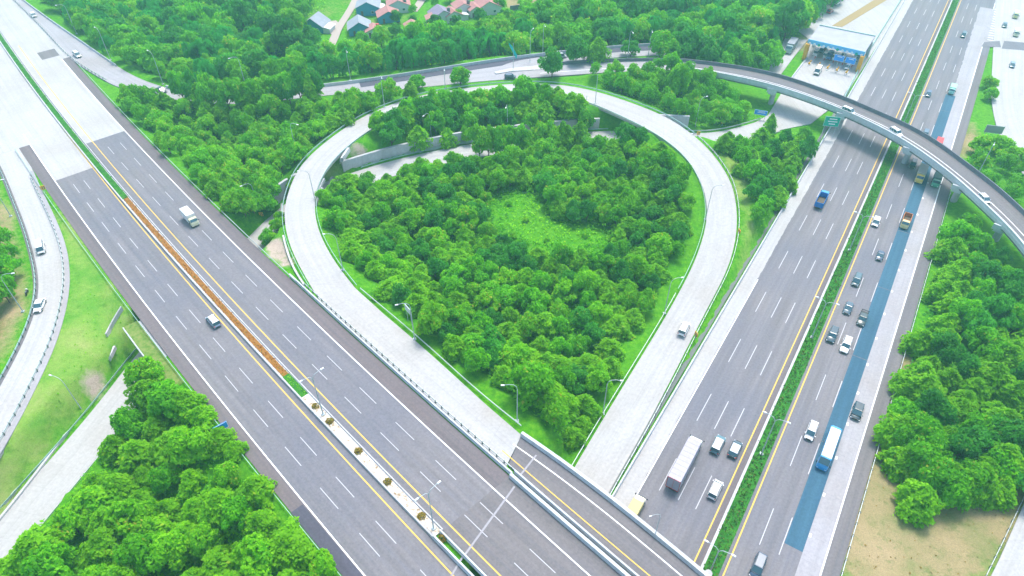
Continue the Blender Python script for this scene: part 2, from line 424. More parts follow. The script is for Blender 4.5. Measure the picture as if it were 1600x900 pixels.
add_emb(c, h, lambda p: p.x < px1085)
# ramp beside the highway up to the bridge joint
for t in np.arange(S_J2 + 14, 95, 2.0):
    p = LH.pt(t, 6, ZH); emb.append((p.x, p.y, ZH, 7))
c, h = mid(LO, LI); loopc = c
cross1, cross2 = P(490, 300, 7), P(1060, 207, 6.5)
add_emb(c, h, lambda p: min((p.xy - cross1.xy).length, (p.xy - cross2.xy).length) > 9)
emb = np.array(emb)
cut = np.array([(p.x, p.y, 0.0, 5.2) for p in LC])
cl_ = []
for A0, B0 in ((LO, LI), (UN, US), (nbN, nbS), (OL, OR), (FN, FS)):
    c, h = mid(A0, B0)
    for p, q in zip(c, h):
        if A0 is FN and p.x > px1085: continue
        cl_.append((p.x, p.y, p.z, q + .9))
clamp = np.array(cl_)
def sample(nearx, neary, src, slope, mode):
    out = np.full(nearx.shape, -99. if mode == 'max' else 99.)
    for i in range(0, len(src), 24):
        b = src[i:i + 24]
        d = np.sqrt((nearx[..., None] - b[:, 0]) ** 2 + (neary[..., None] - b[:, 1]) ** 2)
        if mode == 'max': out = np.maximum(out, (b[:, 2] - slope * np.maximum(0, d - b[:, 3])).max(-1))
        else: out = np.minimum(out, (b[:, 2] + slope * np.maximum(0, d - b[:, 3])).min(-1))
    return out
def height(x, y):
    x = np.asarray(x, float); y = np.asarray(y, float)
    z = np.maximum(sample(x, y, emb, .55, 'max'), 0.0)
    z = np.minimum(z, sample(x, y, cut, 2.6, 'min'))
    z = np.minimum(z, sample(x, y, clamp, 2.2, 'min'))
    q = np.stack([x, y], -1) - RH.o; t = q @ RH.d; off = q @ RH.n - np.polyval(RH.pc, t)      # right highway cut
    z = np.minimum(z, 1.2 * np.maximum(0, np.maximum(off - 18.5, -22.5 - off)))
    bump = .35 * (np.sin(x * .11 + 1.3) * np.cos(y * .13) + .5 * np.sin(x * .31 + y * .27))
    return z - .14 + np.where(z < .05, np.clip(bump, -.3, 0), 0)
def axis(lo, hi, st, far):
    a = list(np.arange(lo, hi, st)); g_, e = [], st
    q = hi
    while q < far: e *= 1.35; q += e; g_.append(q)
    f, e = [], st; q = lo
    while q > -far: e *= 1.35; q -= e; f.append(q)
    return np.array(f[::-1] + a + g_)
gx, gy = axis(-285, 290, 1.6, 4000), axis(20, 380, 1.6, 4000)
X, Y = np.meshgrid(gx, gy); Z = height(X, Y)
def px_of(x, y, z):
    d = CAMH - z; f = y * cs + d * sn; f = np.where(f < 1, 1, f); up = y * sn - d * cs
    return 800 + x / f * FPX, 450 - up / f * FPX
def inpoly(px, py, pg):
    r = np.zeros(px.shape, bool); n = len(pg)
    for i in range(n):
        x1, y1 = pg[i]; x2, y2 = pg[(i + 1) % n]
        if y1 == y2: continue
        c_ = ((y1 > py) != (y2 > py)) & (px < (x2 - x1) * (py - y1) / (y2 - y1) + x1); r ^= c_
    return r
PX, PY = px_of(X, Y, Z)
inview = Y > 1
dry = np.zeros(X.shape); dirt = np.zeros(X.shape); olive = np.zeros(X.shape)
for pg, v in (([(1405, 520), (1300, 910), (1545, 910), (1640, 740), (1600, 720), (1500, 700)], 1.0), ([(0, 300), (25, 340), (50, 460), (0, 580), (-60, 560), (-60, 280)], .75),
              ([(1480, 230), (1520, 185), (1535, 230), (1505, 250)], .9), ([(500, 0), (560, 0), (540, 40), (480, 25)], .4), ([(790, -20), (860, -20), (850, 9), (790, 14)], 1.),
              ([(1230, 75), (1262, 45), (1300, 45), (1262, 85)], .7), ([(455, 20), (640, -20), (650, 45), (560, 60)], .3)):
    dry[inpoly(PX, PY, pg) & inview] = v
for pg in ([(168, 560), (186, 566), (142, 630), (126, 634)], [(418, 378), (440, 376), (447, 398), (428, 400)], [(434, 400), (452, 402), (460, 420), (442, 416)], [(545, 230), (565, 222), (580, 235), (550, 242)],
           [(112, 800), (150, 795), (148, 812), (118, 812)]):
    dirt[inpoly(PX, PY, pg) & inview] = 1
for pg in ([(60, 270), (195, 470), (250, 580), (100, 690), (0, 850), (-60, 830), (-60, 700), (60, 600), (112, 450), (100, 370)], [(1110, 225), (1140, 260), (1165, 330), (1160, 400), (1100, 540), (1010, 690), (950, 790), (990, 760), (1150, 470), (1180, 370), (1165, 260)],
           [(540, 225), (505, 270), (494, 310), (510, 330), (530, 280), (565, 232)]):
    olive[inpoly(PX, PY, pg) & inview] = 1
def blur(a, n=2):
    for _ in range(n):
        a[1:-1, 1:-1] = (a[1:-1, 1:-1] * 2 + a[:-2, 1:-1] + a[2:, 1:-1] + a[1:-1, :-2] + a[1:-1, 2:]) / 6
    return a
olive[inpoly(PX, PY, [(226, 541), (205, 549), (187, 562), (107, 670), (0, 808), (-60, 880), (-60, 900), (0, 850), (120, 700), (238, 556)]) & inview] = 0
dry, dirt, olive = blur(dry, 3), blur(dirt, 1), blur(olive, 2)
ny, nx = X.shape
me = bpy.data.meshes.new('ground'); idx = np.arange(nx * ny).reshape(ny, nx)
quads = np.stack([idx[:-1, :-1], idx[:-1, 1:], idx[1:, 1:], idx[1:, :-1]], -1).reshape(-1, 4)
me.vertices.add(nx * ny); me.vertices.foreach_set('co', np.stack([X, Y, Z], -1).ravel())
me.loops.add(quads.size); me.loops.foreach_set('vertex_index', quads.ravel())
me.polygons.add(len(quads)); me.polygons.foreach_set('loop_start', np.arange(0, quads.size, 4)); me.polygons.foreach_set('loop_total', np.full(len(quads), 4))
me.polygons.foreach_set('use_smooth', [True] * len(quads))
me.update(); me.validate()
ca = me.color_attributes.new('cover', 'FLOAT_COLOR', 'POINT')
ca.data.foreach_set('color', np.stack([dry, dirt, olive, np.ones_like(dry)], -1).ravel())
GR = newmat('grass_ground', (.06, .25, .02), .95, spec=.1); g = NG(GR)
at = g.n('ShaderNodeAttribute', attribute_name='cover'); sp = g.n('ShaderNodeSeparateColor'); g.l(at.outputs['Color'], sp.inputs[0])
pos = g.n('ShaderNodeNewGeometry').outputs['Position']
n1 = g.noise(.09, pos, 5, .65); n2 = g.noise(.9, pos, 5, .7); n3 = g.noise(5, pos, 3, .7); n4 = g.noise(.03, pos, 2)
c = g.ramp(n2, [(.3, (.035, .18, .005)), (.5, (.065, .27, .006)), (.72, (.13, .35, .01))])
c = g.mix(g.ramp(n1, [(.45, 0.), (.75, .5)]), c, (.1, .27, .015))
def fac(ch, amt=1.0):      # noisy edge on a land-cover mask
    s_ = g.math('ADD', ch, g.math('MULTIPLY', g.math('SUBTRACT', n2, .5), .9)); s_ = g.math('ADD', s_, g.math('MULTIPLY', g.math('SUBTRACT', n1, .5), .8))
    return g.math('MULTIPLY', g.math('MULTIPLY', g.ramp(s_, [(.25, 0.), (.8, 1.)]), amt), g.math('GREATER_THAN', ch, .01))
c = g.mix(fac(sp.outputs[2], .85), c, g.ramp(n1, [(.35, (.10, .27, .03)), (.52, (.2, .32, .06)), (.68, (.29, .33, .11))]))
c = g.mix(fac(sp.outputs[0]), c, g.ramp(n1, [(.32, (.17, .2, .07)), (.5, (.29, .24, .12)), (.68, (.35, .27, .15))]))
c = g.mix(fac(g.math('MULTIPLY', sp.outputs[1], 1.7)), c, (.4, .33, .27))
c = g.mix(.55, c, g.ramp(n3, [(.3, .3), (.7, .7)]), 'OVERLAY'); c = g.mix(g.ramp(g.noise(.35, pos, 6, .8), [(.55, 0.), (.7, .55)]), c, (.03, .13, .01))
g.out(c); g.bump(n2, .6, .3)
me.materials.append(GR); ground = struct(link('ground', me))
from mathutils.bvhtree import BVHTree
def hz(x, y): return float(height(np.array([x]), np.array([y]))[0])

# ================================================================= LEFT HIGHWAY (z = 7)
FARL = 520
S_PL = LH.st(*P(108, 275, 7).xy)[0]      # concrete begins, left carriageway
S_PR = LH.st(*P(172, 212, 7).xy)[0]      # concrete begins, right carriageway
S_RMP = LH.st(*P(105, 90, 7).xy)[0]
SB = -75                                  # bridge end beyond the frame
hw = hstrip('highway_deck_left', LH, S_JOINT - 9, S_PL, -28.6, -17.0, ZH, A_MAIN, thick=.4, sl0=.006); hw.name = 'highway'; struct(hw)
hstrip('shoulder', LH, S_JOINT - 9, 207, -31.1, -28.6, ZH, A_SHLD, hw, .4, sl0=.004, sl1=.006)
hstrip('carriageway', LH, S_JOINT, S_PR, -14.9, -3.6, ZH, A_MAIN, hw, .4, sl1=.0035)
hstrip('shoulder', LH, S_JOINT, S_RMP, -3.6, .1, ZH, A_SHLD, hw, .4, sl0=.0035)
hstrip('concrete_carriageway', LH, S_PL, FARL, -28.6, -17.0, ZH, C_LITE, hw, .4, sl0=.006)
hstrip('concrete_carriageway', LH, S_PR, FARL, -14.9, -3.6, ZH, C_LITE, hw, .4, sl1=.0035)
hstrip('concrete_carriageway', LH, S_RMP, FARL, -3.6, .1, ZH, C_LITE, hw, .4, sl0=.0035)
hstrip('concrete_apron', LH, 207, FARL, -110, -28.6, ZH, C_LITE, hw, .4, sl1=.006)
hstrip('shoulder_patch', LH, S_JOINT - 9, LH.st(*P(470, 790, 7).xy)[0], -31, -28.75, ZH, A_DARK, hw, 0, .006)
hstrip('stop_band', LH, S_RMP + 4, S_RMP + 12, -8.5, -2.5, ZH, A_RAMP, hw, 0, .008)
mk = MB()
dashes(mk, LH, S_JOINT - 9, S_PL, -25.15, ZH, 5.6, 11.75, 31 - 2, sl=.006); dashes(mk, LH, S_JOINT - 9, S_PL, -21.85, ZH, 5.6, 11.75, 31 - 2, sl=.003)
dashes(mk, LH, -70, S_PR, -10.55, ZH, 5.6, 11.75, 8, sl=.002); dashes(mk, LH, -70, S_PR, -7.15, ZH, 5.6, 11.75, 8, sl=.003)
dm = mk.build('lane_dashes', LINEW, hw)
mk = MB()
def solid(mb, fr, s0, s1, off, z, w=.2, dz=.012, sl=0.0): ribbon_mb(mb, line(fr, s0, s1, off - w / 2, z, 4, sl), line(fr, s0, s1, off + w / 2, z, 4, sl), 0, dz)
solid(mk, LH, -70, 215, -28.75, ZH, .24, sl=.0075); solid(mk, LH, -70, S_RMP, -3.7, ZH, .24, sl=.0035); mk.build('edge_lines', WHITE, hw)
mk = MB(); solid(mk, LH, -70, 260, -18.9, ZH, .24, sl=.009); solid(mk, LH, -70, 290, -13.6, ZH, .24, sl=.005); mk.build('yellow_lines', YEL, hw)

# ---- overpass bridge that carries it (and the ramp) over the right highway
br = empty('overpass_bridge', LH.pt(-5, -15, 0)); tag(br, 'grey overpass bridge carrying the left highway across at the bottom of the photo', 'bridge')
bo = br.location.copy()
def local(o): o.location = -bo; return o
local(hstrip('deck', LH, SB, S_JOINT - 9, -31.6, -17, ZH, A_MAIN, br, 1.3)); local(hstrip('deck', LH, SB, S_JOINT, -14.9, .1, ZH, A_RAMP, br, 1.3))
RL = lambda s0, s1, o, z=ZH: line(LH, s0, s1, o, z)
rampin_px = [(1240, 1020), (1170, 960), (1097, 897), (1030, 842), (960, 785), (900, 740), (857, 708), (815, 680)]
RI = spl([(x, y, 7) for x, y in rampin_px])               # right edge of ramp bridge, near -> far
sA, sB_ = LH.st(*RI[0].xy)[0], LH.st(*RI[-1].xy)[0]
RO = line(LH, sA, sB_ - 3, 1.5, ZH)
local(ribbon('ramp_deck', RO, RI, A_RAMP, br, 1.3))
mk = MB(); o1 = offset(RI, -2.4); o2 = offset(RI, -2.62)
ribbon_mb(mk, o1, o2, 0, .012); local(mk.build('edge_line', WHITE, br))
mk = MB(); solid(mk, LH, sA, sB_, 2.9, ZH, .2); local(mk.build('yellow_line', YEL, br))
mk = MB(); ribbon_mb(mk, line(LH, S_JOINT - .1, S_JOINT + .5, -14.9, ZH, .3), line(LH, S_J2 - 1.5, S_J2 - .9, .1, ZH, .3), 0, .016)
jn = mk.build('expansion_joint', C_KERB, br); local(jn)
mk = MB(); ja, jb = P(785, 783, 7), P(842, 709, 7)
def slab_line(mb, a, b, w, dz):
    d = (b - a).normalized(); r = Vector((d.y, -d.x, 0)) * w / 2
    ribbon_mb(mb, [a - r, b - r], [a + r, b + r], 0, dz)
slab_line(mk, P(806, 751, 7), P(838, 711, 7), .34, .018); local(mk.build('expansion_joint', C_GREY, br))
mk = MB(); slab_line(mk, P(705, 900, 7), P(724, 868, 7), .34, .018); slab_line(mk, P(727, 866, 7), P(804, 760, 7), .36, .02); local(mk.build('expansion_joint', C_GREY, br))
bpy.data.objects.remove(jn)
mk = MB(); barrier_mb(mk, RL(SB, S_JOINT, -15.4), .9, .55, .3); local(mk.build('parapet', C_PARA, br))
mk = MB(); barrier_mb(mk, RL(SB, S_JOINT, -16.8), .9, .55, .3); local(mk.build('parapet', C_PARA, br))
mk = MB(); barrier_mb(mk, RL(SB, S_JOINT, -31.4), .9, .5, .3); local(mk.build('parapet', C_PARA, br))
mk = MB(); barrier_mb(mk, RL(SB, sB_ - 5, .15), .95, .7, .55); local(mk.build('parapet', C_PARA, br))
mk = MB(); barrier_mb(mk, RL(SB, sB_ - 5, 1.2), .95, .45, .3); local(mk.build('parapet', C_PARA, br))
mk = MB(); barrier_mb(mk, RI, .95, .8, .6); local(mk.build('parapet', C_PARA, br))
for fr_t in (0, 1):   # columns beneath
    for off in (-29, -24, -18.5, -13, -7, -1.5, 4.5, 9):
        a = P(1150, 800, 0) if fr_t else P(960, 805, 0)
        tt = LH.st(*a.xy)[0] - (0 if fr_t else -2)
        p = RH.pt(RH.st(*LH.pt(tt, 6, 0).xy)[0] + 0, -2.8 if fr_t else 19.0, 0)
        k = (off - 6) * 1.15; q = p + Vector((RH.d[0], RH.d[1], 0)) * (-k)
        t_, o_ = LH.st(q.x, q.y)
        if -31 < o_ < 11:
            mk = MB(); mk.tube([(q.x, q.y, -.2), (q.x, q.y, 5.75)], .6, 12); local(mk.build('pier', C_WALL, br))
# abutment wall
mk = MB()
ab = [LH.pt(S_JOINT - 9, -31.3, 0), LH.pt(S_JOINT - 1, -16, 0), LH.pt(S_J2 + .5, 0, 0), P(843, 704, 6.5)]
ribbon_mb(mk, [Vector((p.x, p.y, 5.8)) for p in ab], [Vector((p.x, p.y, 5.8)) + Vector((LH.d[0], LH.d[1], 0)) * 1.2 for p in ab], 6.2, 0)
local(mk.build('abutment', C_WALL, br))

# ---- underpass box where the low road goes beneath the left highway
ub = empty('underpass_bridge', LH.pt(S_U, -15.4, 0)); tag(ub, 'concrete underpass opening where the white slip road dives under the left highway', 'underpass')
uo = ub.location.copy()
for sg in (-1, 1):
    mk = MB(); a = [LH.pt(S_U + sg * 7.6, o_, 6.6) for o_ in np.linspace(-34, 1.8, 8)]
    b = [LH.pt(S_U + sg * 8.4, o_, 6.6) for o_ in np.linspace(-33.5, 1.8, 8)]
    ribbon_mb(mk, a, b, 6.9); w = mk.build('wall', C_WALL, ub); w.location = -uo
OLG = newmat('verge_grass', (.13, .22, .045), .95, spec=.1); g = NG(OLG); g.out(g.ramp(g.noise(.9, g.n('ShaderNodeNewGeometry').outputs['Position'], 6, .75), [(.32, (.07, .17, .02)), (.5, (.15, .23, .05)), (.68, (.24, .26, .09))]))
for o0, o1 in ((-34.2, -31.3), (-17, -14.9)):
    mk = MB(); ribbon_mb(mk, line(LH, S_U - 12, S_U + 12, o0, 6.88), line(LH, S_U - 12, S_U + 12, o1, 6.88), .95)
    w = mk.build('deck_edge', OLG if o0 < -30 else C_KERB, ub); w.location = -uo
mk = MB(); ribbon_mb(mk, line(LH, S_U - 12, S_U + 12, -34.45, 6.9), line(LH, S_U - 12, S_U + 12, -34.22, 6.9), 1.0); w = mk.build('headwall', C_PARA, ub); w.location = -uo
mk = MB(); ribbon_mb(mk, line(LH, S_U - 12, S_U + 12, -31.1, 6.55), line(LH, S_U - 12, S_U + 12, .1, 6.55), .7); w = mk.build('deck', C_WALL, ub); w.location = -uo

# ---- median of the left highway
S_OR1, S_OR2 = LH.st(*P(455, 582, 7).xy)[0], LH.st(*P(203, 308, 7).xy)[0]
S_GR = LH.st(*P(478, 618, 7).xy)[0]
md = hstrip('median', LH, S_JOINT, FARL, -16.7, -14.95, ZH, C_KERB, None, .4, .10); struct(md)
GRS = newmat('median_grass', (.07, .36, .02), .95, spec=.1); g = NG(GRS); pos = g.n('ShaderNodeNewGeometry').outputs['Position']
g.out(g.ramp(g.noise(.8, pos, 5, .7), [(.3, (.02, .11, .02)), (.55, (.04, .19, .02)), (.75, (.08, .22, .03))]))
kb = MB(); barrier_mb(kb, line(LH, S_JOINT, FARL, -16.85, ZH), .55, .42, .3); kb.build('kerb', C_KERB, md)
kb = MB(); barrier_mb(kb, line(LH, S_JOINT, FARL, -14.95, ZH, 3, .0016), .35, .3, .2); kb.build('kerb', C_KERB, md)
SOIL = newmat('dry_soil', (.5, .42, .33), .95); g = NG(SOIL); pos = g.n('ShaderNodeNewGeometry').outputs['Position']
g.out(g.ramp(g.noise(1.2, pos, 5, .75), [(.38, (.28, .2, .12)), (.5, (.6, .54, .46)), (.65, (.7, .68, .64))]))
hstrip('soil_bed', LH, S_JOINT, S_GR, -16.5, -15.2, ZH, SOIL, md, 0, .16)
hstrip('grass_bed', LH, S_GR, S_OR1, -16.6, -15.1, ZH, GRS, md, 0, .16); hstrip('grass_bed', LH, S_OR2, FARL, -16.6, -15.1, ZH, GRS, md, 0, .16)
hstrip('orange_bed', LH, S_OR1, S_OR2, -16.45, -15.2, ZH, newmat('orange_bed', (.3, .14, .03), .95), md, 0, .16)

# ================================================================= LOOP RAMP
w0 = RO[-1:]; rs = LH.st(*LO[0].xy)[0]
edgeL = line(LH, sB_ - 3, rs, 1.0, ZH)[:-1] + LO
edgeR = [RI[-1]] + spl([(757, 630, 7), (700, 578, 7), (650, 533, 7), (600, 491, 7)])[0:] + LI
loop = ribbon('loop_ramp', edgeL[:len(edgeL)], edgeR, C_LITE, thick=.8, n=260); struct(loop)
# ================================================================= other roads
road = ribbon('upper_road', US, UN, C_GREY, thick=.8, n=150); struct(road)
UNb = [p for p in resamp(UN, 150)]
i0 = min(range(150), key=lambda i: (UNb[i] - P(560, 129, 6)).length)
ribbon('asphalt_lane', UNb[i0:], offset(UNb[i0:], 4.4), A_DARK, road, 0, .012)
rampc = ribbon('slip_road', spl([(960, 74, 6.2), (880, 83, 6.2)])[::-1] and nbS, nbN, C_GREY, thick=.8, dz=.02, n=60); struct(rampc)
ribbon('asphalt_lane', nbN, offset(nbN, 4.4), A_DARK, rampc, 0, .034)
lowA, lowB = offset(LC, -4.2), offset(LC, 4.2)
low = ribbon('underpass_road', lowA, lowB, C_LITE, thick=.3, n=200); struct(low)
offr = ribbon('exit_ramp', OL, OR, C_LITE, thick=.8, dz=-.02, n=120); struct(offr)
mk = MB(); ribbon_mb(mk, offset(resamp(OL, 90), .2), offset(resamp(OL, 90), .0 - .9), 0, .01); mk.build('edge_strip', A_RAMP, offr)
mk = MB(); o1 = resamp(OR, 90)[22:]; ribbon_mb(mk, offset(o1, -.1), offset(o1, .9), .2, -.01); mk.build('gutter', C_GREY, offr)

# ================================================================= RIGHT HIGHWAY (z = 0)
n0, n1_ = -140, 400
rh = hstrip('highway', RH, n0, n1_, 13.9, -1.3, 0.05, A_MAIN, None, .3); struct(rh)
hstrip('concrete_shoulder', RH, n0, n1_, 17.0, 13.85, 0.05, C_LITE, rh, .3, .004)
hstrip('carriageway', RH, n0, n1_, -4.2, -21.3, 0.05, A_MAIN, rh, .3, -.004)
hstrip('inner_shoulder', RH, n0, n1_, -.12, -1.35, 0.05, A_SHLD, rh, 0, .006)
hstrip('concrete_lane', RH, 2, n1_, -15.0, -18.55, 0.05, C_GREY, rh, 0, .005)
hstrip('outer_shoulder', RH, 60, n1_, -18.75, -21.35, 0.05, A_RAMP, rh, 0, .004)
b0, b1 = RH.st(*P(1490, 150, 0).xy)[0], RH.st(*P(1240, 856, 0).xy)[0]
hstrip('blue_overlay', RH, b0, b1, -11.9, -15.0, 0.05, A_BLUE, rh, 0, .009)
mk = MB()
for t in np.arange(b0 + 14, b1, 27.0): ribbon_mb(mk, line(RH, t, t + .14, -11.92, .05, .1), line(RH, t, t + .14, -14.98, .05, .1), 0, .0125)
mk.build('overlay_seams', A_RAMP, rh)
mk = MB(); rnd = random.Random(4)
A_, B_ = [], []
for t in np.arange(2, 110, 1.5):
    A_.append(RH.pt(t, -13.2 - .6 * (t / 110) + rnd.uniform(-.22, .22), .05)); B_.append(RH.pt(t, -15.02, .05))
ribbon_mb(mk, A_, B_, 0, .007); mk.build('concrete_lane_edge', C_GREY, rh)
mk = MB(); A_, B_ = [], []
for t in np.arange(0, 330, 1.2): A_.append(RH.pt(t, 13.75 + rnd.uniform(-.12, .1), .05)); B_.append(RH.pt(t, 14.2, .05))
ribbon_mb(mk, A_, B_, 0, .010); mk.build('shoulder_spill', C_LITE, rh)
mk = MB()
for off, ph in ((10.5, 0), (6.8, 0), (3.45, 0)): dashes(mk, RH, n0, n1_, off, .05, 8.2, 18.75, 270.5 - 8.2, .15, .02)
for off in (-8.35, -11.72): dashes(mk, RH, n0, n1_, off, .05, 8.2, 18.75, 271 - 8.2, .15, .02)
mk.build('lane_dashes', LINEW, rh)
mk = MB(); solid(mk, RH, n0, n1_, -18.6, .05, .26, .022); solid(mk, RH, 240, n1_, 13.6, .05, .2, .022)
for t in np.arange(170, 330, 9.4): ribbon_mb(mk, line(RH, t, t + .8, -15.1, .05, 1), line(RH, t, t + .8, -15.5, .05, 1), 0, .022)
mk.build('edge_lines', WHITE, rh)
mk = MB(); solid(mk, RH, n0, n1_, -.02, .05, .24, .022); solid(mk, RH, n0, n1_, -4.95, .05, .24, .022); mk.build('yellow_lines', YEL, rh)
kb = MB(); barrier_mb(kb, line(RH, n0, n1_, -1.45, .05), .3, .5, .4); kb.build('kerb', C_KERB, rh)
med = hstrip('median', RH, n0, n1_, -1.6, -4.25, .2, GRS, None, .3); struct(med)
kb = MB(); barrier_mb(kb, line(RH, 0, 330, 17.1, .05), .9, .5, .3); o = kb.build('parapet', C_PARA); tag(o, 'long white concrete parapet on the left side of the right highway', 'barrier')
# dark drain beside it
hstrip('drain', RH, 120, 330, 18.7, 17.75, .02, POSTM, None, .2, .02); struct(bpy.context.scene.objects['drain'])

# service road at the far right, slip lanes, toll plaza ground
srv = ribbon('service_road', spl([(1562, -60, .1), (1557, 0, .1), (1552, 77, .1), (1550, 160, .1), (1567, 222, .1), (1610, 290, .1), (1665, 400, .1), (1700, 520, .1), (1672, 640, .1), (1602, 782, .1), (1550, 900, .1), (1500, 980, .1)]),
             spl([(1760, -60, .1), (1770, 0, .1), (1790, 77, .1), (1800, 160, .1), (1800, 222, .1), (1810, 290, .1), (1830, 400, .1), (1850, 520, .1), (1850, 640, .1), (1800, 800, .1), (1790, 930, .1), (1760, 1000, .1)]), C_LITE, thick=.3, n=120); struct(srv)
mk = MB(); mk.add([P(1537, 66, .1), P(1562, 64, .1), P(1564, 74, .1), P(1534, 73, .1)], [(0, 1, 2, 3)]); mk.add([P(1569, 64, .1), P(1640, 70, .1), P(1640, 82, .1), P(1565, 76, .1)], [(0, 1, 2, 3)])
for v in range(len(mk.v)): mk.v[v] = (mk.v[v][0], mk.v[v][1], .125)
mk.build('asphalt_band', A_MAIN, srv)
gore = poly('gore_area', [P(*q, .1) for q in ((1556, -40), (1557, 5), (1552, 66), (1535, 66), (1545, 30), (1555, 8), (1560, -10), (1580, -60), (1600, -60), (1570, -60))][:6] + [P(1556, -20, .1)], C_GREY, thick=.2); struct(gore)
mk = MB()
for i in range(14):
    y = 14 + i * 3.7; slab_line(mk, P(1555 - i * .95, y, .1), P(1555.5 - .2 * i, y + 1.5, .1), .4, .02)
mk.build('chevrons', WHITE, gore)
pz = [(1415, 0), (1455, -62), (1372, -62), (1302, 0), (1262, 25), (1247, 48), (1262, 60), (1261, 87), (1238, 118), (1218, 150), (1200, 180), (1160, 202), (1105, 213), (1108, 226), (1160, 217), (1205, 206), (1267, 193), (1290, 175), (1322, 148)]
plaza = poly('toll_plaza_apron', [P(x, y, .04) - Vector((0, 0, 0)) for x, y in pz], C_LITE, thick=.25); struct(plaza)
vg = poly('verge', [P(x, y, .12) for x, y in ((1300, 40), (1385, -12), (1405, -12), (1316, 42))], newmat('tan_gravel', (.32, .24, .11), .95), thick=.1); struct(vg)
wp = poly('pavement', [P(x, y, .06) for x, y in ((1180, 120), (1190, 108), (1213, 90), (1226, 60), (1262, 62), (1238, 92), (1216, 122))], C_LITE, thick=.2); struct(wp)
# village road and yard
dr = ribbon('village_road', spl([(500, 88, .1), (515, 62, .1), (522, 45, .1), (540, 18, .1), (552, -5, .1), (580, -60, .1)]), spl([(512, 88, .1), (527, 65, .1), (534, 45, .1), (550, 20, .1), (562, -2, .1), (592, -60, .1)]), newmat('sandy_road', (.4, .34, .3), .95), thick=.2, n=40); struct(dr)
yd = poly('yard', [P(x, y, .12) for x, y in ((512, 48), (508, 34), (525, 32), (536, 42), (526, 60))], MATS['sandy_road'], thick=.2); struct(yd)
dr2 = ribbon('village_road', spl([(640, 18, .1), (650, 5, .1), (662, -20, .1)]), spl([(652, 18, .1), (662, 5, .1), (676, -20, .1)]), MATS['sandy_road'], thick=.2, n=10); struct(dr2)
# village sheets laid on terrain need its height
for o in (dr, yd, dr2): o.location.z = .05
# median planting of the left highway
def tuft_mb(mb, p, r, n, rnd, size=.35, up=.6):
    for _ in range(n):
        a = rnd.uniform(0, 6.283); q = rnd.random() ** .5 * r
        c = Vector((p[0] + math.cos(a) * q, p[1] + math.sin(a) * q, p[2] + rnd.random() * up * (1.1 - q / r)))
        n_ = Vector((rnd.gauss(0, .6), rnd.gauss(0, .6), 1)).normalized(); u = n_.orthogonal().normalized(); u = (Matrix.Rotation(rnd.uniform(0, 6.28), 3, n_) @ u); w = n_.cross(u)
        sz = size * rnd.uniform(.6, 1.3)
        mb.add([c + u * sz * .5, c + w * sz * .35, c - u * sz * .5, c - w * sz * .35], [(0, 1, 2, 3)])
def add_tint(me, seed=0):
    rg = np.random.default_rng(seed); a = me.attributes.new('tint', 'FLOAT', 'FACE'); a.data.foreach_set('value', rg.random(len(me.polygons)).astype(np.float32))
rnd = random.Random(5)
def hedge(name, fr, s0, s1, o0, o1, z, mat, label, per=7, size=.35, up=.5, kind='stuff', cat='ground cover', patch=None):
    mb = MB(); t = s0
    while t < s1:
        pf = 1 if patch is None else patch(t)
        for _ in range(int(per * abs(o1 - o0))):
            q = fr.pt(t + rnd.uniform(0, 1), rnd.uniform(o0, o1), z); tuft_mb(mb, q, .3, 1, rnd, size, up * pf)
        t += 1
    me = mb.mesh(name, mat); add_tint(me, 3); o = link(name, me); return tag(o, label, cat, None, kind)
hedge('planting_strip', LH, S_OR1, S_OR2, -16.5, -15.2, ZH + .15, L_ORNG, 'rust orange leafy planting strip in the left highway median', 10, .34, .35)
hedge('grass_strip', LH, S_GR, S_OR1, -16.5, -15.2, ZH + .15, L_LIME, 'short bright green grass strip at the near end of the orange planting', 9, .3, .25)
hedge('grass_strip', LH, S_OR2, FARL - 150, -16.5, -15.2, ZH + .12, L_MED, 'green grass strip in the left highway median beyond the orange planting', 6, .35, .25)
hedge('median_hedge', RH, 0, n1_ - 30, -1.75, -4.05, .3, L_MED, 'long green hedge between the two sides of the right highway', 7, .42, .9, patch=lambda t: max(.15, .9 + .7 * math.sin(t * .21) + .7 * math.sin(t * .083 + 1)))
sp_ = [((492, 634), 'dried yellow shrub on the white median bed, nearest the green grass strip'), ((515, 657), 'second dried shrub on the white median bed, counted from the green grass strip'),
       ((560, 704), 'round straw-coloured shrub on the white median bed, third from the green grass strip'), ((605, 752), 'straw-coloured shrub on the white median bed, fourth from the green grass strip'),
       ((657, 807), 'dried shrub on the white median bed beside the near median lamp'), ((689, 842), 'dried shrub on the white median bed closest to the dark gap in the bridge')]
for (x, y), lb in sp_:
    q = P(x, y, 7.4); t_, o_ = LH.st(q.x, q.y); q = LH.pt(t_, -15.85, 7.1)
    r_ = empty('dried_shrub', q); tag(r_, lb, 'shrub', 'dried shrubs in the median bed')
    mb = MB(); tuft_mb(mb, (0, 0, .1), .75, 110, rnd, .36, .8); me = mb.mesh('foliage', L_DRY); add_tint(me); link('foliage', me, r_)
    mb = MB()
    for k in range(5): a = k * 1.26; mb.tube([(0, 0, 0), (.3 * math.cos(a), .3 * math.sin(a), .5)], [.04, .015], 5)
    mb.build('stem', BARK, r_)

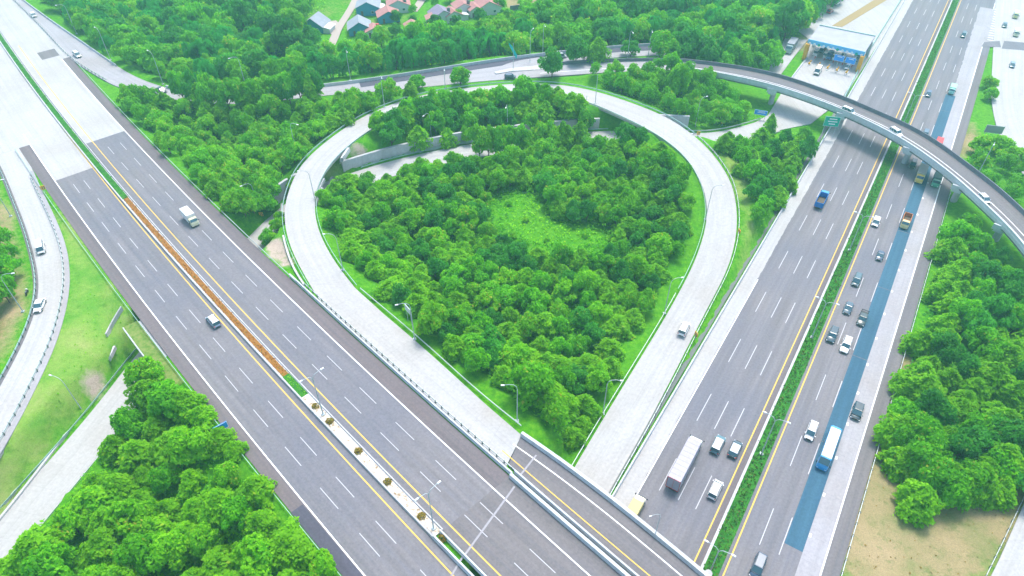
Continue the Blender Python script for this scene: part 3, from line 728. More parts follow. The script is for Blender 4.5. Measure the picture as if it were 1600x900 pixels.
# ================================================================= barriers and guardrails
barrier('concrete_barrier', line(LH, sB_ - 5, 100, .55, ZH), 'white concrete barrier between the left highway and the loop ramp', h=.8, wb=.5, wt=.3)
guardrail(line(LH, S_JOINT - 5, 95, 1.35, ZH), 'guardrail with dark posts between the left highway and the near straight of the loop', STEEL, 1.9)
guardrail(line(LH, 97, S_RMP - 4, .35, ZH, 3), 'thin pale guardrail along the right edge of the left highway, beside the bright grass verge', C_PARA and STEEL)
guardrail(line(LH, S_JOINT - 9, 206, -31.3, ZH, 3), 'green guardrail along the left edge of the left highway', RAILG)
guardrail([p for p in resamp(OR, 90)[24:]] and offset(resamp(OR, 90)[24:], 1.1), 'curved guardrail with dark posts on the right side of the exit ramp', STEEL, 2.2)
guardrail(offset(resamp(OL, 90)[14:], -.4), 'curved guardrail on the left side of the exit ramp beside the left edge trees', RAILG, 2.2)
LO_, LI_ = resamp(LO, 200), resamp(LI, 200)
guardrail(offset(resamp(LI, 200)[:150], .5), 'guardrail around the inner edge of the loop ramp', RAILG)
guardrail(offset(resamp(LI, 200)[150:], .5), 'guardrail on the wood side of the loop ramp where it runs down to the bridge', STEEL)
guardrail(offset(spl([(811, 671, 7), (757, 628, 7), (700, 577, 7), (650, 531, 7), (600, 489, 7), (560, 455, 7)]), .6), 'guardrail along the inner edge of the near white straight of the loop ramp', STEEL)
guardrail(offset(LO_[4:118], -.5), 'guardrail around the outer left and top edge of the loop ramp', RAILG)
guardrail(offset(LO_[118:], -.5), 'guardrail along the outer right edge of the loop ramp above the dry verge', STEEL, 3)
guardrail(offset(lowA, -.7)[:int(len(lowA) * .28)], 'teal guardrail beside the low white slip road, between it and the bright grass strip', RAILG)
guardrail(offset(lowB, .7)[:int(len(lowA) * .2)], 'guardrail on the tree side of the low white slip road at the lower left', STEEL)
guardrail(offset(lowA, -.5)[int(len(lowA) * .5):int(len(lowA) * .8)], 'guardrail at the foot of the grey retaining wall inside the loop', RAILG)
guardrail(offset(lowA, -.5)[int(len(lowA) * .86):], 'white guardrail of the slip road between the loop ramp and the toll plaza', STEEL)
guardrail(line(RH, 168, n1_, -21.5, .05, 3), 'guardrail with dark posts on the right edge of the right highway, beside the dry grass', STEEL, 2.6)
guardrail([P(*q) for q in ((1606, 762, 0), (1590, 795, 0), (1565, 848, 0), (1537, 905, 0), (1515, 950, 0))], 'guardrail with dark posts in the bottom right corner, between dry ground and service road', STEEL, 2.2)
barrier('road_wall', offset(resamp(UN, 160)[:70], .3), 'thin white edge wall along the curving slip road at the top left', h=.8, wb=.35, wt=.2)
barrier('road_wall', offset(resamp(UN, 160)[84:], .3), 'pale wall along the far side of the upper road, in front of the drooping trees', h=1.1, wb=.35, wt=.25)
guardrail(offset(resamp(US, 160)[16:80], -.3), 'low guardrail on the near side of the curving slip road, above the bright grass wedge', STEEL, 2.6)
barrier('road_wall', offset(nbN, .3), 'pale wall behind the slip road that runs behind the two dark trees', h=.9, wb=.35, wt=.2)
barrier('road_wall', spl([(1302, -2, .1), (1282, 12, .1), (1263, 26, .1)]), 'white wall at the edge of the wood above the toll plaza', h=.9)
gl = spl([(1318, 155, .1), (1345, 103, .1), (1370, 60, .1), (1400, 12, .1), (1425, -28, .1)])
barrier('plaza_wall', gl, 'dark green wall between the toll plaza and the right highway', mat=RAILG, h=1.0)
barrier('kerb_wall', spl([(1234, 126, .05), (1248, 108, .05), (1262, 90, .05)]), 'low kerb wall along the left side of the toll plaza, beside the grass strip', h=.5)
# drainage channels on the left slope
def ground_pl(pts, dz=0, step=2):
    w = spl([(x, y, 3) for x, y in pts], step); out = []
    for p in w:
        q = p.copy()
        for _ in range(5):
            z = hz(q.x, q.y); f = (CAMH - z) / (CAMH - 3); q = Vector((p.x * f, p.y * f, z))
        q.z += dz; out.append(q)
    return out
for pts, lb in (([(222, 541), (205, 552), (187, 568), (160, 610), (107, 676), (50, 752), (0, 814), (-30, 850)], 'long white drainage kerb beside the bright grass strip at the lower left'),
                ([(180, 543), (168, 575), (132, 632), (97, 677), (40, 748), (8, 790)], 'thin broken drainage kerb on the yellowish slope, left of the long white one'),
                ([(441, 312), (440, 345), (443, 372), (458, 420), (476, 447)], 'thin white drainage kerb outside the left bend of the loop ramp')):
    a = ground_pl(pts, .3); mb = MB(); barrier_mb(mb, a, .25, .45, .4, base=.7); o = mb.build('drainage_kerb', C_KERB); tag(o, lb, 'kerb')
a = ground_pl([(192, 484), (176, 508), (168, 527)], .1); mb = MB(); barrier_mb(mb, a, 1.0, .4, .3, base=.4); tag(mb.build('wing_wall', C_WALL), 'short grey wing wall on the grass slope left of the underpass', 'wall')
a = ground_pl([(545, 234), (527, 262), (514, 292)], .1); mb = MB(); barrier_mb(mb, a, .7, .9, .7, base=.6); tag(mb.build('wing_wall', C_KERB), 'pale sloping wing wall where the low road passes under the left bend of the loop', 'wall')
# retaining wall inside the loop
rw = empty('retaining_wall', P(610, 262, 0)); tag(rw, 'grey retaining wall with two dark slots inside the top left of the loop', 'retaining wall'); ro_ = rw.location.copy()
i0_, i1_ = (min(range(len(LC)), key=lambda k: (LC[k] - P(*q_, 0)).length) for q_ in ((552, 283), (955, 214)))
wa = offset(lowA, -1.1)[i0_:i1_]
mb = MB(); A_ = [Vector((p.x, p.y, 3.9)) for p in wa]; B_ = [Vector((p.x, p.y, 3.9)) for p in offset(lowA, -1.9)[i0_:i1_]]
ribbon_mb(mb, A_, B_, 4.6); o = mb.build('wall', C_WALL, rw); o.location = -ro_
for k in (9, 12):
    p = wa[k]; d = wa[k + 1] - wa[k]; mb = MB(); mb.box((p.x + .02, p.y - .08, 1.9), (.6, .3, 3.0), math.atan2(d.y, d.x)); o = mb.build('slot', POSTM, rw); o.location = -ro_
# portals of the two loop crossings
for nm, q, lb in (('loop_bridge', cross1, 'short concrete bridge under the left bend of the loop ramp'), ('loop_bridge', cross2, 'short concrete bridge under the top right bend of the loop ramp')):
    i = min(range(200), key=lambda k: ((LO_[k] + LI_[k]) / 2 - q).length); zc = LO_[i].z
    e_ = empty(nm, (q.x, q.y, 0)); tag(e_, lb, 'bridge')
    i1b, i2b = max(0, i - 5), i + 5
    mb = MB(); ribbon_mb(mb, [Vector((p.x, p.y, min(p.z, q_.z) - 1.0)) for p, q_ in zip(offset(LO_, -.3)[i1b:i2b], LI_[i1b:i2b])], [Vector((p.x, p.y, min(p.z, q_.z) - 1.0)) for p, q_ in zip(offset(LI_, .3)[i1b:i2b], LO_[i1b:i2b])], 1.0); o = mb.build('deck', C_WALL, e_); o.location = (-q.x, -q.y, 0)
    lcc = min(range(len(LC)), key=lambda k: (LC[k].xy - q.xy).length)
    for sd in (-1, 1):
        fine_ = resamp(LC, 500); lc_ = min(range(500), key=lambda k: (fine_[k].xy - q.xy).length); st_ = plen(LC) / 499; k_ = int(5.2 / st_)
        pts = offset(fine_, sd * 5.4)[lc_ - k_:lc_ + k_ + 1]; pt2 = offset(fine_, sd * 6.2)[lc_ - k_:lc_ + k_ + 1]
        mb = MB(); ribbon_mb(mb, [Vector((p.x, p.y, zc - 1.3)) for p in pts], [Vector((p.x, p.y, zc - 1.3)) for p in pt2], zc - 1); o = mb.build('wall', C_WALL, e_); o.location = (-q.x, -q.y, 0)

# ================================================================= FLYOVER
fy = empty('flyover', P(1390, 232, 0)); tag(fy, 'long curved flyover crossing above the right highway, with a pale girder side', 'flyover'); fo = fy.location.copy()
def fl(o): o.location = -fo; return o
NF = 150; FNr, FSr = resamp(FN, NF), resamp(FS, NF)
k0 = min(range(NF), key=lambda i: abs(FNr[i].x - px1085))
fl(ribbon('deck', FSr, FNr, A_RAMP, fy, .45, n=NF))
mb = MB(); ribbon_mb(mb, [p.lerp(q, .16) - Vector((0, 0, .46)) for p, q in zip(FSr[k0:], FNr[k0:])], [p.lerp(q, .84) - Vector((0, 0, .46)) for p, q in zip(FSr[k0:], FNr[k0:])], 1.35); fl(mb.build('girder', C_PARA, fy))
mb = MB(); ribbon_mb(mb, FSr[:k0 + 2], FNr[:k0 + 2], 0, .02); fl(mb.build('concrete_approach', C_GREY, fy))
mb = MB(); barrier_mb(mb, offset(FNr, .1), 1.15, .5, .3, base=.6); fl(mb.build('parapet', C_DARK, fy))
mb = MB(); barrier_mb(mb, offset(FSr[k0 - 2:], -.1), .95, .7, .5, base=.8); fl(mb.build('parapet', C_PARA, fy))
mb = MB(); ribbon_mb(mb, [p.lerp(q, .34) for p, q in zip(FSr, FNr)], [p.lerp(q, .37) for p, q in zip(FSr, FNr)], 0, .035); fl(mb.build('lane_line', WHITE, fy))
mb = MB(); mb.tube([p - Vector((0, 0, 1.15)) for p in offset(FSr[k0 + 2:], .12)], .16, 8); fl(mb.build('drain_pipe', POSTM, fy))
for (x, y) in ((1203, 165), (1296, 205), (1386, 262), (1482, 315), (1565, 372)):
    q = P(x, y, 0); i = min(range(NF), key=lambda k: ((FNr[k] + FSr[k]) / 2 - Vector((q.x, q.y, 7.6))).length); m_ = (FNr[i] + FSr[i]) / 2
    d = (FNr[i] - FSr[i]).normalized(); rz = math.atan2(d.y, d.x)
    mb = MB(); mb.loft([[(m_.x + math.cos(a) * (1.5 * sc) * math.cos(rz) - math.sin(a) * .9 * math.sin(rz), m_.y + math.cos(a) * (1.5 * sc) * math.sin(rz) + math.sin(a) * .9 * math.cos(rz), z) for a in np.linspace(0, 2 * math.pi, 17)[:-1]] for z, sc in ((-.3, 1), (4.4, 1), (5.2, 1.6))])
    pr_ = fl(mb.build('pier', C_WALL, fy))
    mb = MB(); mb.box((m_.x, m_.y, 5.75), ((FNr[i] - FSr[i]).length + .9, 2.2, 1.1), rz); o = mb.build('pier_cap', C_PARA, fy); fl(o)
    e2 = FSr[i]; dd = (FSr[min(i + 1, NF - 1)] - FSr[i - 1]).normalized()
    mb = MB(); mb.box((e2.x - d.x * .35, e2.y - d.y * .35, 6.55), (.5, 3.2, 1.5), rz); fl(mb.build('pilaster', C_PARA, fy))

# ================================================================= STREET LAMPS
def lamp_proto(kind):
    """kind single: one long curved arm towards +x; double: two arms; origin at the foot"""
    r_ = empty('street_lamp'); mb = MB(); mb.tube([(0, 0, 0), (0, 0, 5), (0, 0, 10.2)], [.13, .1, .075], 8); mb.box((0, 0, .12), (.7, .7, .25)); mb.build('pole', POLE, r_)
    for sg in ((1,) if kind == 'single' else (1, -1)):
        mb = MB()
        if kind == 'single': pts = [(0, 0, 10), (.15, 0, 10.9), (.7, 0, 11.5), (1.6, 0, 11.7), (2.6, 0, 11.6)]
        else: pts = [(0, 0, 10), (.12 * sg, 0, 10.7), (.5 * sg, 0, 11.2), (1.9 * sg, 0, 11.5)]
        mb.tube(pts, .06, 6); arm = mb.build('arm', POLE, r_)
        e = pts[-1]; mb = MB(); mb.box((e[0] + .28 * sg, 0, e[2] - .02), (.75, .3, .16), 0, .8); h_ = mb.build('lamp_head', WHITE, arm)
    return r_
LP = {k: lamp_proto(k) for k in ('single', 'double')}; used = set()
def lamp(kind, loc, rz, label, sc=1.0):
    o = LP[kind] if kind not in used else copy_tree(LP[kind]); used.add(kind)
    o.location = loc; o.rotation_euler = (0, 0, rz); o.scale = (sc,) * 3
    tag(o, label, 'street lamp', 'street lamps with curved arms'); return o
def toward(a, b): return math.atan2(b[1] - a[1], b[0] - a[0])
for x, y, ax, ay, lb in ((173, 94, 120, 62, 'street lamp above the top left slip road, nearest the far corner'), (255, 132, 200, 100, 'street lamp leaning over the top left slip road beside the dark car'),
    (385, 138, 340, 150, 'street lamp rising from the wood left of the upper road'), (120, 53, 60, 60, 'street lamp among trees at the top left, beyond the highway edge'),
    (465, 245, 520, 260, 'street lamp on the grass bank outside the upper left of the loop'), (601, 168, 610, 190, 'street lamp on the bank above the loop ramp, by the yellow-green shrubs'),
    (697, 155, 700, 175, 'street lamp in front of the round tree beside the upper road'), (548, 126, 560, 150, 'street lamp against the drooping trees behind the upper road'),
    (675, 226, 640, 250, 'street lamp at the wall inside the top of the loop'), (793, 212, 780, 250, 'street lamp in the middle of the trees inside the top of the loop'),
    (828, 97, 836, 88, 'street lamp on the traffic island beside the teal flag sign'), (848, 84, 856, 100, 'tall street lamp in front of the far trees, right of the island'),
    (980, 95, 990, 110, 'street lamp on the bend above the flyover approach, behind the roadside shrubs'), (1012, 93, 1015, 110, 'short street lamp at the flyover approach, between two taller ones'),
    (1100, 98, 1110, 120, 'street lamp at the start of the flyover in front of the tall far tree'), (930, 162, 975, 150, 'street lamp on the grass bank at the top right of the loop ramp'),
    (1085, 204, 1120, 190, 'street lamp beside the yellow chevron sign near the blue road sign'), (913, 197, 925, 230, 'thin street lamp inside the top right of the loop, by the pale wall'),
    (407, 336, 370, 350, 'street lamp on the slope between the left highway and the left bend of the loop'), (536, 422, 470, 420, 'street lamp on the inner verge of the left bend of the loop'),
    (494, 320, 450, 320, 'faint street lamp on the inner rail where the loop bend is tightest'), (648, 530, 590, 540, 'street lamp carrying a small board beside the near straight'),
    (808, 658, 760, 660, 'street lamp near the bottom tip of the loop wood, left of the tip'), (942, 647, 1000, 650, 'street lamp on the grass at the bottom right of the loop wood'),
    (1038, 490, 1090, 480, 'street lamp between the loop wood and the descending right side of the loop'), (1102, 343, 1140, 340, 'street lamp on the inner edge of the right bend of the loop'),
    (131, 645, 60, 620, 'street lamp standing on the yellowish slope at the lower left'), (36, 487, 80, 480, 'street lamp beside the left edge trees, near the motorcycle'), (17, 338, 60, 330, 'street lamp beside the exit ramp, near the left edge of the photo')):
    g_ = ground_pl([(x, y), (x + 2, y + 2)], 0)[0]; b_ = P(ax, ay, g_.z)
    lamp('single', g_, toward(g_, b_), lb, .92 if y > 300 else .98)
fj = FNr[min(range(NF), key=lambda k: (FNr[k] - P(1530, 272, 7.6)).length)]
lamp('single', fj + Vector((.3, .5, 0)), -2.2, 'street lamp fixed to the far parapet of the curved flyover', .9)
bj = P(1023, 838, 7)
lamp('single', (bj.x, bj.y, 7.0), math.pi * 1.08, 'street lamp on the parapet of the bottom overpass bridge', .62)
for x, y, lb in ((1348, 336, 'double-armed lamp on the hedge median beside the white car and the flyover'), (1286, 469, 'double-armed lamp on the hedge median left of the dark traffic group'),
                 (1207, 651, 'double-armed lamp on the hedge median left of the blue bus'), (1119, 855, 'double-armed lamp on the hedge median at the bottom of the photo'), (1435, 149, 'double-armed lamp on the hedge median just beyond the flyover')):
    q = P(x, y, 11.3); t_, o_ = RH.st(q.x, q.y); q = RH.pt(t_, -2.9, .1); lamp('double', q, math.atan2(RH.n[1], RH.n[0]), lb)
for x, y, lb in ((486, 588, 'double-armed lamp on the left highway median by the orange planting'), (665, 771, 'double-armed lamp on the left highway median above the white bed')):
    q = P(x, y, 18.3); t_, o_ = LH.st(q.x, q.y); q = LH.pt(t_, -15.8, 7.1); lamp('double', q, math.atan2(LH.n[1], LH.n[0]), lb)

# ================================================================= SIGNS
SB_ = newmat('sign_blue', (.02, .27, .75), .4); SG_ = newmat('sign_green', (.0, .4, .27), .4); SY_ = newmat('sign_yellow', (.8, .4, .02), .4); ST_ = newmat('sign_teal', (.0, .45, .45), .5)
ORG = newmat('portal_yellow', (.75, .36, .02), .5); REDP = newmat('red_paint', (.5, .03, .03), .5)
def board(name, p, rz, w, h, zc, mat, label, cat, posts=2, arrow=None, tilt=0.0, lines=0, postm=POLE):
    r_ = empty(name, p, rz); tag(r_, label, cat)
    for s_ in ((-.38 * w, .38 * w) if posts == 2 else (0,)) if posts else ():
        mb = MB(); mb.tube([(s_, .12, 0), (s_, .12, zc + h * .4)], .07, 6); mb.build('post', postm, r_)
    mb = MB(); mb.box((0, 0, zc), (w, .1, h)); pn = mb.build('panel', mat, r_)
    mb = MB()
    for a, b, c, d in ((0, h / 2 - .05, w - .04, .07), (0, -h / 2 + .05, w - .04, .07), (-w / 2 + .05, 0, .07, h - .2), (w / 2 - .05, 0, .07, h - .2)): mb.box((a, -.06, zc + b), (c, .03, d))
    for k in range(lines):
        ww = w * (.5, .62, .42)[k % 3]; mb.box((w * .04, -.06, zc + h * (.26 - .25 * k)), (ww, .03, h * .1))
    if arrow == 'chev':
        mb = MB()
        for sg in (-1, 1):
            for k in (-.22, .16):
                mb.add([(w * k - .06 * w, -.065, zc + sg * h * .4), (w * k + .1 * w, -.065, zc + sg * h * .4), (w * k + .26 * w, -.065, zc), (w * k + .1 * w, -.065, zc)], [(0, 1, 2, 3)])
    mb.build('marking', POSTM if arrow == 'chev' else WHITE, pn)
    return r_
gp_ = lambda x, y: ground_pl([(x, y), (x + 1, y + 1)])[0]
q = P(1300, 190, 6.0); board('road_sign', (q.x, q.y, 0), R(-12), 4.6, 3.4, 6.0, SG_, 'green direction sign standing under the flyover at the edge of the right highway', 'road sign', 2, None, 0, 3)
q = gp_(1186, 187); board('road_sign', q, R(-20), 4.2, 1.7, 2.6, SB_, 'blue direction sign on the grass near the left end of the flyover', 'road sign', 2, None, 0, 2)
for x, y, rz, lb in ((1128, 197, .1, 'yellow chevron sign on the bright grass below the flyover start'), (1090, 215, .2, 'yellow chevron sign where the slip road meets the top right of the loop'), (1153, 369, -1.3, 'yellow chevron sign on the outer verge at the right bend of the loop'),
                     (1086, 530, -1.2, 'yellow chevron sign on the dry verge ahead of the white car on the loop'), (71, 301, .5, 'yellow chevron sign between the exit ramp and the left highway'), (702, 222, .0, 'small orange sign at the wall inside the top of the loop'), (410, 342, 0, 'small orange sign beside the hidden slip road left of the loop')):
    board('chevron_sign', gp_(x, y), rz, 1.1, 1.2, 1.6, SY_, lb, 'warning sign', 1, 'chev')
q = gp_(640, 505); board('sign_board', q, R(-55), 2.3, 1.6, 4.2, STEEL, 'grey sign board seen from behind, beside the lamp on the near straight of the loop', 'road sign', 2)
q = gp_(352, 683); board('road_sign', q, R(40), 2.6, 1.6, 3.0, SB_, 'blue sign at the left edge of the left highway above the lower left wood', 'road sign', 2)
q = P(1555, 200, 5.5); board('sign_gantry', (q.x, q.y, 0), R(-15), 5.2, 2.6, 5.0, newmat('sign_back', (.25, .27, .29), .5), 'dark back of a large sign standing on the green strip at the right', 'road sign', 2)
q = P(802, 108, 6.1); fs = empty('flag_sign', q); tag(fs, 'teal feather flag on a pole at the tip of the traffic island', 'flag')
mb = MB(); mb.tube([(0, 0, 0), (0, 0, 9.5)], .09, 6); mb.build('pole', POLE, fs)
mb = MB(); v = [(-1.7, 0, 9.8), (-1.2, 0, 8.2), (1.1, 0, 3.7), (1.4, 0, 5.2), (-.4, 0, 8.4)]; mb.add([(a, b - .04, c) for a, b, c in v] + [(a, b + .04, c) for a, b, c in v], [(0, 1, 2, 3, 4), (9, 8, 7, 6, 5)] + [(i, (i + 1) % 5, 5 + (i + 1) % 5, 5 + i) for i in range(5)]); mb.build('banner', ST_, fs)
isl = poly('traffic_island', [P(x, y, 6.32) for x, y in ((772, 112), (800, 106), (850, 101), (862, 104), (850, 108), (800, 111), (775, 115))], C_KERB, thick=.5); struct(isl)

# ================================================================= TOLL PLAZA
ROOFM = newmat('toll_roof', (.33, .33, .38), .5); g = NG(ROOFM); pos = g.n('ShaderNodeNewGeometry').outputs['Position']; g.out(g.ramp(g.noise(.25, pos, 5, .7), [(.3, (.3, .3, .35)), (.7, (.38, .38, .43))]))
ZR = 7.5
cA, cB, cC, cD = P(1281, 40, ZR), P(1367, 57, ZR), P(1352, 81, ZR), P(1264, 61, ZR)
tc = empty('toll_canopy', ((cC + cD) / 2).xy.to_3d()); tag(tc, 'toll plaza canopy with a pale roof, blue fascia and yellow end columns', 'canopy'); to = tc.location.copy()
mb = MB(); q = [cA, cB, cC, cD]; mb.add([tuple(v - to) for v in q] + [tuple(v - to - Vector((0, 0, 1.0))) for v in q], [(3, 2, 1, 0), (4, 5, 6, 7), (0, 1, 5, 4), (1, 2, 6, 5), (2, 3, 7, 6), (3, 0, 4, 7)]); mb.build('roof', ROOFM, tc)
fx = (cC - cD).normalized(); fn_ = Vector((fx.y, -fx.x, 0)); 
if fn_.y > 0: fn_ = -fn_
mb = MB(); m_ = (cC + cD) / 2 - to + fn_ * .12; rzf = math.atan2(fx.y, fx.x); mb.box((m_.x, m_.y, ZR - .75), ((cC - cD).length + .3, .22, 1.6), rzf); mb.build('fascia', newmat('fascia_blue', (.16, .5, .78), .5), tc)
mb = MB(); m_ = (cA + cB) / 2 - to - fn_ * .12; mb.box((m_.x, m_.y, ZR + .1), ((cA - cB).length + .3, .3, .5), math.atan2((cB - cA).y, (cB - cA).x)); mb.build('gutter', RAILG, tc)
for c0, c1 in ((cD, cA), (cC, cB)):
    e = 1 if c0 is cD else -1
    for fr_ in (.02, .9):
        pp = c0.lerp(c1, fr_) - to + fx * e * .3 + fn_ * (.5 if fr_ < .1 else 0); mb = MB(); mb.box((pp.x, pp.y, ZR / 2 - .9), (1.2, 2.4 if fr_ < .1 else 1.0, ZR - 1.3), rzf); mb.build('column', ORG if fr_ < .1 else STEEL, tc)
nl = 6
for i in range(nl):
    pp = cD.lerp(cC, (i + .5) / nl) - to + fn_ * .3
    for k in (-.9, .9):
        mb = MB(); mb.tube([(pp.x + fx.x * k, pp.y + fx.y * k, ZR - 1.35), (pp.x + fx.x * k + fn_.x * .15, pp.y + fx.y * k + fn_.y * .15, ZR - 1.35)], .5, 12); mb.build('lane_signal', (WHITE, SG_)[i % 2] if k < 0 else WHITE, tc)
names = ['leftmost', 'second from the left', 'third from the left', 'fourth from the left', 'rightmost']
for i in range(5):
    c0 = cD.lerp(cC, (i + 1) / nl); c1 = cA.lerp(cB, (i + 1) / nl); m_ = c0.lerp(c1, .3); dd = (c0 - c1).normalized(); rz = math.atan2(dd.y, dd.x)
    b = empty('toll_booth', (m_.x, m_.y, .05), rz); tag(b, 'small toll booth on a yellow-tipped island under the canopy, %s of five' % names[i], 'toll booth', 'toll booths under the canopy')
    mb = MB(); mb.box((1.5, 0, .1), (15, 1.5, .22)); mb.add([(9, -.75, 0), (9, .75, 0), (12, 0, 0), (9, -.75, .21), (9, .75, .21), (12, 0, .21)], [(3, 5, 4), (0, 3, 4, 1), (1, 4, 5, 2), (2, 5, 3, 0)]); mb.build('island', C_KERB, b)
    mb = MB(); mb.box((0, 0, 1.4), (2.4, 1.2, 2.4)); cb = mb.build('cabin', WHITE, b)
    mb = MB(); mb.box((0, 0, 1.8), (2.46, 1.26, .9)); mb.build('window', GLASSD, cb)
    mb = MB(); mb.box((10, 0, .5), (.5, .7, .9)); mb.box((7.5, 0, .45), (.9, .35, .7)); mb.build('bumper', SY_, b)
    mb = MB(); mb.tube([(3.5, .6, .9), (3.5, 3.3, .95)], .05, 6); mb.box((3.5, .5, .6), (.3, .3, 1)); mb.build('gate_arm', REDP, b)
for x, y, lb in ((1311, 91, 'wide blue sign board facing the toll lanes, left of the pair'), (1329, 95, 'wide blue sign board facing the toll lanes, right of the pair')):
    q = P(x, y, 5.0); board('toll_sign', (q.x, q.y, 0), rzf, 3.6, 2.2, 5.0, SB_, lb, 'sign board', 1, None, 0, 1)
for k, (x, y) in enumerate(((1375, 5), (1380, 8))): pass

# ================================================================= HOUSES
WALLB = newmat('wall_blue', (.05, .26, .4), .85); WALLW = newmat('wall_white', (.62, .62, .62), .85); RR = newmat('roof_red_tile', (.42, .2, .19), .8); RG = newmat('roof_grey', (.3, .33, .38), .8); RP = newmat('roof_purple_grey', (.25, .22, .3), .8)
for m in (RR, RG, RP):
    g = NG(m); pos = g.n('ShaderNodeTexCoord').outputs['Object']; base = tuple(g.b.inputs['Base Color'].default_value[:3]); wv = g.n('ShaderNodeTexWave'); wv.inputs['Scale'].default_value = 1.6; g.l(pos, wv.inputs[0])
    c = g.mix(g.math('MULTIPLY', wv.outputs['Fac'], .4), base, tuple(v * .6 for v in base)); g.out(g.mix(g.ramp(g.noise(.5, pos, 4), [(.45, 0.), (.7, .4)]), c, tuple(min(1, v * 1.4) for v in base)))
def house(x, y, w, d, h, rh_, rz, wall, roof, label, leanto=None, tank=False):
    w *= .7; d *= .7; h *= .85; rh_ *= .7
    q = P(x, y, 3); r_ = empty('house', (q.x, q.y, hz(q.x, q.y)), R(rz)); tag(r_, label, 'house', 'village houses beyond the trees')
    mb = MB(); mb.box((0, 0, h / 2), (w, d, h)); mb.add([(-w / 2, -d / 2, h), (w / 2, -d / 2, h), (0, -d / 2, h + rh_), (-w / 2, d / 2, h), (w / 2, d / 2, h), (0, d / 2, h + rh_)], [(0, 1, 2), (5, 4, 3)]); wl = mb.build('wall', wall, r_)
    mb = MB(); e = .5
    for sg in (-1, 1):
        a = [(0, -d / 2 - e, h + rh_ + .12), (sg * (w / 2 + e), -d / 2 - e, h - e * rh_ / (w / 2) + .12), (sg * (w / 2 + e), d / 2 + e, h - e * rh_ / (w / 2) + .12), (0, d / 2 + e, h + rh_ + .12)]
        b = [(p, q_, z - .14) for p, q_, z in a]; mb.add(a + b, [(0, 1, 2, 3)[::sg], (7, 6, 5, 4)[::sg], (0, 4, 5, 1), (1, 5, 6, 2), (2, 6, 7, 3)])
    rf = mb.build('roof', roof, r_)
    mb = MB(); mb.box((-w * .25, -d / 2 - .02, 1.05), (.95, .08, 2.1)); mb.build('door', BARK, r_)
    for s_, yy in ((w * .22, -d / 2 - .02),):
        mb = MB(); mb.box((s_, yy, 1.6), (1.3, .1, 1.1)); wn = mb.build('window', WHITE, r_); mb = MB(); mb.box((s_, yy - .05, 1.6), (1.1, .06, .9)); mb.build('pane', GLASSD, wn)
    if leanto: mb = MB(); mb.box((w / 2 + leanto / 2, -d * .1, h * .36), (leanto, d * .7, h * .72)); mb.add([(w / 2, -d * .5, h * .95), (w / 2 + leanto + .4, -d * .5, h * .72), (w / 2 + leanto + .4, d * .3, h * .72), (w / 2, d * .3, h * .95)], [(0, 1, 2, 3)]); mb.build('extension', WALLW, r_)
    if tank: mb = MB(); mb.tube([(w * .3, -d * .3, h), (w * .3, -d * .3, h + 2.6)], .7, 12); mb.build('water_tank', REDP if tank == 'r' else POSTM, r_)
house(493, 34, 13, 11, 3.6, 4.4, -12, WALLB, RG, 'blue-walled house with a grey gable roof, left of the village road', 3)
house(561, 38, 13, 12, 3.4, 3.8, 12, WALLB, RG, 'blue-walled house with a grey gable, right of the village road junction')
house(583, 43, 9, 8, 3.0, 2.0, 12, WALLW, RR, 'low house with a dull red roof and a red water tank, beside the blue-walled one', None, 'r')
house(575, 8, 14, 12, 4.2, 3.4, 4, WALLB, RG, 'blue-walled house at the top edge, right of the village road', 2)
house(606, 20, 13, 10, 3.4, 3.0, 14, WALLB, RR, 'house with blue gable wall and pale red roof left of the sandy side road')
house(622, 4, 14, 10, 4.0, 3.2, 10, WALLW, RR, 'white house with a red roof at the top edge of the village', None, 'b')
house(645, 37, 9, 8, 3, 2, 20, WALLW, RR, 'small broken-looking house with red and white walls among trees')
house(676, 24, 8, 7, 3.0, 1.5, 15, WALLW, RR, 'small red-roofed shed left of the purple-grey roof')
house(689, 20, 13, 11, 3.6, 3.4, 24, WALLW, RP, 'house with a purple-grey gable roof in the row near the trees', None, 'b')
house(706, 19, 10, 9, 3.6, 2.6, 24, WALLW, RR, 'red-roofed house right beside the purple-grey roof', 3)
house(722, 10, 11, 9, 4.4, 2.4, 20, WALLW, RR, 'two-tone red-roofed house behind the white wall in the village row', 2, 'b')
house(741, 12, 8, 9, 3.8, 2.2, 20, WALLW, RR, 'narrow red-roofed house squeezed between two wider ones')
house(760, 7, 16, 12, 3.8, 4, 20, WALLW, RR, 'large house with a broad pink-red roof at the right end of the village row')
house(134, 10, 10, 10, 4.0, 3.2, 40, WALLW, RR, 'red and grey roofed house alone among the trees at the top left')
house(1191, 86, 3.4, 3, 2.4, 1.0, 10, WALLW, RG, 'tiny white hut at the wood edge near the grey truck', None)
wl = barrier('boundary_wall', [P(x, y, 0) for x, y in ((797, 17), (830, 13), (862, 9))], 'dark boundary wall below the bare brown field at the top', mat=C_DARK, h=2.2, wb=.4, wt=.3)
